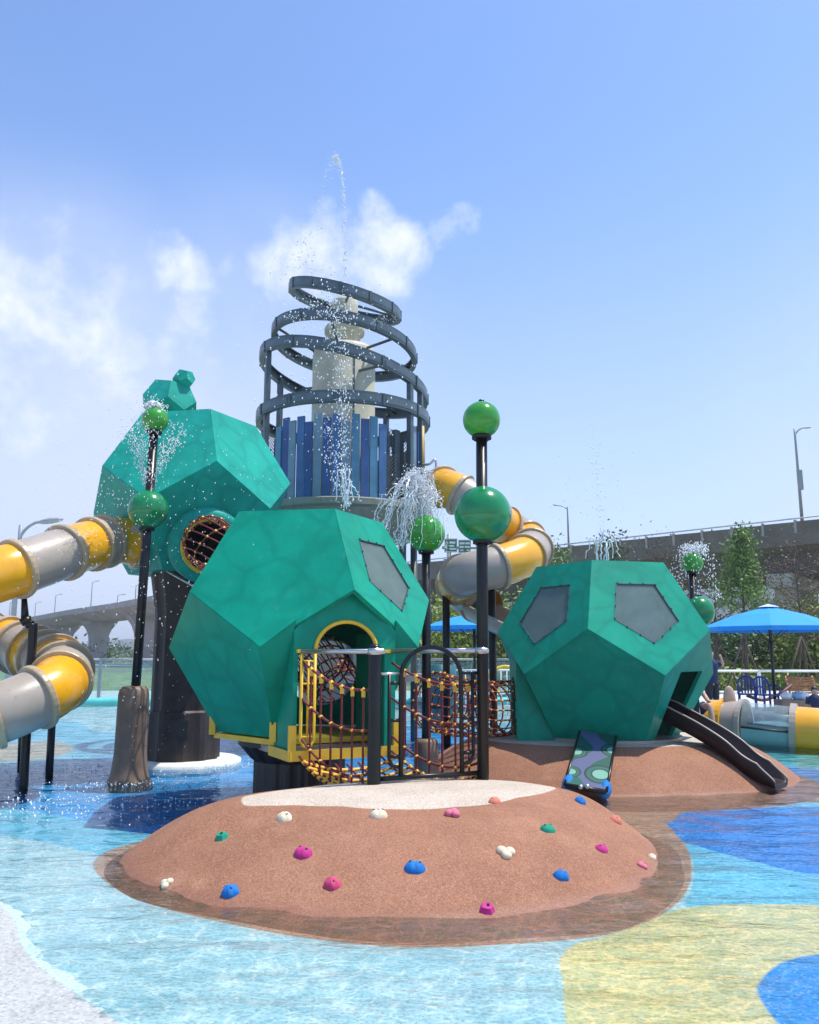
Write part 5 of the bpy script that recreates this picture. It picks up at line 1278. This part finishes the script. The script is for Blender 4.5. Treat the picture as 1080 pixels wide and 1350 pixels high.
sh = [(1065, 795, 33, 1.5, 2, 'yellow green leafy bush beside the overpass pier'), (960, 838, 36, 1.6, 1, 'dark green bush below the parasol behind the railing'), (1000, 832, 37, 1.8, 1, 'dense dark shrub behind the parasol pole'),
      (1032, 838, 36, 1.5, 0, 'mid green shrub left of the pier foot'), (1085, 835, 34, 1.8, 0, 'mid green shrub at the foot of the yellow bush'), (930, 835, 38, 1.8, 0, 'mid green shrub hidden partly by the windowed pod'),
      (585, 800, 40, 2.0, 2, 'yellow green bush behind the black ball pole stump'), (625, 812, 42, 2.2, 0, 'leafy bush behind the gate parasol'), (660, 812, 40, 2.0, 2, 'light green bush next to the windowed pod'), (700, 805, 44, 2.4, 1, 'dark bush behind the net tunnel'),
      (560, 815, 44, 2.0, 0, 'green bush behind the light green ball pole'), (1120, 800, 36, 2.2, 4, 'olive bush right of the overpass pier'), (890, 800, 46, 2.2, 4, 'olive bush behind the windowed pod'), (790, 800, 46, 2.4, 1, 'dark shrub behind the windowed pod roof')]
for px, pt, Y, rad, mi, lab in sh:
    pt, Y = (pt+8, Y+6) if px > 900 else (pt, Y)
    plant('shrub', lab, px, pt, Y, rad, rnd, 3600, .10, LEAF[mi], z0=.2, limbs=12, low=.12, cat='shrub', seed_spread=.34, trunk_r=.05, group='shrubs on the grass bank')
# tree stakes on the bank
for px, Y in ((1060, 33.5), (983, 33.5), (950, 34)):
    b0 = at(px, 885, Y); t = thing('tree_stake', 'wooden tripod stake propping a young tree beside the %s' % {1060: 'overpass pier', 983: 'parasol pole', 950: 'windowed pod'}[px], 'stake', (b0.x, Y, .4))
    for dx, dy in ((-.85, 0), (.8, .1), (.1, .8)):
        m = MB(); m.cyl((b0.x+dx, Y+dy, .1), (b0.x, Y, 2.3), .04, None, 6); m.build('prop', TRUNK, t)
# far wood along the river
cl = np.stack([rng.uniform(-220, 20, 260), rng.uniform(150, 230, 260), rng.uniform(.2, 3.0, 260)], 1)
V, Fq = leaf_mesh(cl, 26000, 2.4, .38, .55); m = MB(); m.v = [tuple(x) for x in V]; m.f = Fq; m.s = [False]*len(Fq)
tag(m.build('far_woodland', LEAF[1], fix=False), 'low dark belt of trees along the far river bank', 'woodland', kind='stuff')
# grass tufts on bank
cl = np.stack([rng.uniform(9, 30, 900), rng.uniform(36.2, 42, 900), np.zeros(900)], 1); cl[:, 2] = .15 + (cl[:, 1]-36)*.15
V, Fq = leaf_mesh(cl, 14000, .24, .15, .7); m = MB(); m.v = [tuple(x) for x in V]; m.f = Fq; m.s = [False]*len(Fq)
tag(m.build('tall_grass', LEAF[2], fix=False), 'yellowish tall grass growing along the bank behind the railing', 'grass', kind='stuff')

# ================================================================== WATER JETS
OCT = np.array([(1, 0, 0), (-1, 0, 0), (0, 1, 0), (0, -1, 0), (0, 0, 1), (0, 0, -1)], float); OF = [(0, 2, 4), (2, 1, 4), (1, 3, 4), (3, 0, 4), (2, 0, 5), (1, 2, 5), (3, 1, 5), (0, 3, 5)]
def drops(label, P_, rad, name='water_jet', strands=(), smooth=True):
    P_ = np.array(P_); n = len(P_); rad = np.array(rad)*np.ones(n)
    st = np.stack([np.ones(n), np.ones(n), rng.uniform(.9, 2.2, n)], 1)*.85
    V = (P_[:, None, :] + OCT[None]*rad[:, None, None]*st[:, None, :]).reshape(-1, 3)
    m = MB(); m.v = [tuple(x) for x in V]; m.f = [tuple(6*i+j for j in f) for i in range(n) for f in OF]; m.s = [smooth]*len(m.f)
    for pts, r_ in strands: m.ring_sweep(pts, r_, 5, caps=False)
    return tag(m.build(name, DROP, fix=False), label, 'water', kind='stuff')
def cloud(p, n, s_): return np.array(tuple(p)) + rng.normal(0, 1, (n, 3))*np.array(s_)
def along(path, n, jit, t0=0., t1=1.):
    P_ = cr(path, 12); P_ = np.array([tuple(p) for p in P_]); f = rng.uniform(t0, t1, n)*(len(P_)-1); i = np.minimum(f.astype(int), len(P_)-2); u = (f-i)[:, None]
    q = P_[i]*(1-u)+P_[i+1]*u
    if hasattr(jit, '__call__'): jit = np.array([jit(x) for x in f/(len(P_)-1)])[:, None]
    return q + rng.normal(0, 1, (n, 3))*jit
def strand(path, r0, r1, wob=.01):
    P_ = cr(path, 6); return ([p + Vector(rng.normal(0, wob, 3)) for p in P_], [r0+(r1-r0)*k/(len(P_)-1) for k in range(len(P_))])
# 1 jet from the tower top
A = [at(455, 395, 16.5), at(455, 330, 16.45), at(453, 260, 16.4), at(449, 222, 16.4), at(443, 208, 16.4), at(436, 216, 16.4), at(432, 236, 16.4), at(424, 262, 16.35), at(410, 310, 16.3), at(392, 350, 16.25)]
Q = np.concatenate([along(A, 300, .025, 0, .5), along(A, 40, .06, .4, .75), along(A, 70, lambda x: .02+.35*max(0, x-.65), .7, 1), cloud(at(395, 352, 16.3), 60, [.35, .3, .2])])
drops('thin jet of drops arching high above the tower', Q, rng.uniform(.008, .022, len(Q)))
# 2 jet from the front pod roof up past the tower
Y = 10.3; B0 = at(457, 668, Y)
A = [B0, at(452, 600, Y), at(450, 520, Y), at(447, 440, Y), at(444, 400, Y)]
Q = np.concatenate([along(A, 750, lambda x: .03+.09*x, 0, 1), along([at(430, 560, Y), at(436, 610, Y), at(450, 650, Y)], 140, .05), along([at(440, 395, Y), at(415, 405, Y), at(395, 430, Y)], 160, .12), cloud(at(440, 470, Y), 380, [.50, .3, .62])])
sts = [strand([B0+Vector((dx*.2, 0, 0)), at(457+dx*40, 640, Y), at(457+dx*95, 620 if abs(dx) < .12 else 645, Y), at(457+dx*150, 660, Y)], .010, .006, .012) for dx in (-.1, -.04, .05, .12)]
drops('tall loose water jet rising from the front pod roof', Q, rng.uniform(.004, .0135, len(Q)), strands=sts)
# fan arcs at the tower rings
Y = 14.6
Q = np.concatenate([along([at(395, 425, Y), at(365, 412, Y), at(335, 416, Y), at(310, 440, Y)], 130, .05), along([at(495, 432, Y), at(515, 418, Y), at(540, 420, Y), at(575, 438, Y), at(605, 462, Y)], 110, .03), along([at(490, 428, Y), at(500, 419, Y), at(520, 424, Y)], 60, .02)])
drops('fine arcs of water spraying from the tower rings', Q, rng.uniform(.003, .009, len(Q)))
# 3 heavy spill over the light green ball
Y = YC; Tp = at(562, 680, Y)
Q = []; sts = []
for k in range(44):
    a = rng.uniform(0, 2*PI); sp = rng.uniform(.05, .50); hgt = rng.uniform(.25, .58)
    e = Tp + Vector((math.cos(a)*sp - .16, math.sin(a)*sp*.6, 0)); pth = [Tp, Tp.lerp(e, .30)+Vector((0, 0, hgt)), Tp.lerp(e, .62)+Vector((0, 0, hgt*.92)), e+Vector((0, 0, .12)), e + Vector((math.cos(a)*.09-.05, 0, -.42))]
    Q.append(along(pth, 75, .042)); sts.append(strand(pth, .005, .0045, .022))
drops('heavy mushroom of water bursting over the light green ball', np.concatenate(Q), rng.uniform(.003, .010, 44*75), strands=sts)
# 4 sprays of the left ball pole
Y = YB
Q = []; sts = []
for k in range(16):
    a = rng.uniform(0, 2*PI); b0 = at(195.5, 650, Y); e = b0 + Vector((math.cos(a)*.33+.1*math.cos(a), math.sin(a)*.3, rng.uniform(.75, 1.0)))
    Q.append(along([b0, b0.lerp(e, .5)+Vector((0, 0, .1)), e], 60, lambda x: .008+.05*x))
b1 = at(204, 538, Y); Q.append(cloud(b1, 360, [.07, .07, .05])); Q.append(cloud(b1 + Vector((-.1, 0, -.25)), 240, [.14, .1, .2]))
for k in range(10):
    a = rng.uniform(0, 2*PI); sts.append(strand([b1-Vector((0, 0, .03)), b1+Vector((math.cos(a)*.07, math.sin(a)*.06, .07)), b1+Vector((math.cos(a)*.15, math.sin(a)*.1, .0))], .016, .01, .012))
drops('foaming spray around the two balls of the stump pole', np.concatenate(Q), .0095, strands=sts)
Q = np.concatenate([cloud(at(150, 600, 10.4), 420, [.75, .5, .9]), cloud(at(200, 790, 10.0), 480, [.7, .5, 1.0]), cloud(at(130, 680, 10.2), 200, [.35, .3, .3]), cloud(at(320, 560, 11), 150, [1.2, .4, .9])])
Q = Q[Q[:, 2] > .05]; drops('scattered droplets drifting around the stump pole and high pod', Q, rng.uniform(.003, .0095, len(Q)), 'water_spray')
# 5 right pod roof jets
Y = 11.6; b0 = at(795, 738, Y); Q = []; sts = []
for dx in (-22, -12, -4, 6, 14, 22):
    pth = [b0+Vector((dx*.006, 0, -.02)), at(795+dx*.5, 715, Y), at(795-dx*.3, 698, Y)] if abs(dx) < 13 else [b0+Vector((dx*.003, 0, -.02)), at(795+dx*.4, 718, Y), at(795+dx*.75, 712, Y), at(795+dx*1.0, 735, Y)]
    sts.append(strand(pth, .011, .006, .012))
A = [at(792, 720, Y), at(790, 660, Y), at(787, 610, Y), at(783, 560, Y)]
Q = np.concatenate([along(A, 160, lambda x: .03+.03*x), cloud(at(780, 660, Y), 110, [.4, .3, .5])])
drops('crossing water jets spraying from the windowed pod roof', Q, rng.uniform(.004, .012, len(Q)), strands=sts)
# 6 far ball
Y = YD; b0 = at(913, 727, Y); Q = [cloud(b0, 260, [.09, .08, .06])]
for k in range(34):
    a = rng.uniform(0, 2*PI); q_ = rng.uniform(.5, 1.1); Q.append(along([b0, b0+Vector((math.cos(a)*.2*q_, math.sin(a)*.2, .08)), b0+Vector((math.cos(a)*.40*q_, math.sin(a)*.3, -.30)), b0+Vector((math.cos(a)*.50*q_, math.sin(a)*.3, -.55-.3*q_))], 16, .03))
drops('water gushing over the small ball behind the windowed pod', np.concatenate(Q), .0125)
# 7 splashes on the pool surface around the stump and posts
Q = np.concatenate([cloud(gnd(90, 1060, .02), 420, [1.0, .45, .02]), cloud(gnd(255, 1010, .02), 260, [.7, .25, .03]), cloud(gnd(180, 1034, .02), 160, [.5, .2, .02]), cloud(gnd(60, 1015, .02), 260, [1.0, .7, .02])])
Q[:, 2] = np.abs(Q[:, 2])*.6; drops('bright splash drops hitting the pool around the stump', Q, rng.uniform(.004, .013, len(Q)), 'water_splash')

# ================================================================== HAZE (humid summer air)
m = MB(); m.box((0, 1150, 29.5), (3300, 3000, 62)); HZ = bpy.data.materials.new('humid_air'); HZ.use_nodes = True; nt = HZ.node_tree; nt.nodes.remove(nt.nodes['Principled BSDF'])
pv = nt.nodes.new('ShaderNodeVolumePrincipled'); pv.inputs['Color'].default_value = (.86, .92, 1, 1); pv.inputs['Density'].default_value = .0007; pv.inputs['Anisotropy'].default_value = .2
nt.links.new(pv.outputs[0], nt.nodes['Material Output'].inputs['Volume'])
tag(m.build('haze', HZ, fix=True), 'thin pale summer haze filling the air', 'haze', kind='stuff')
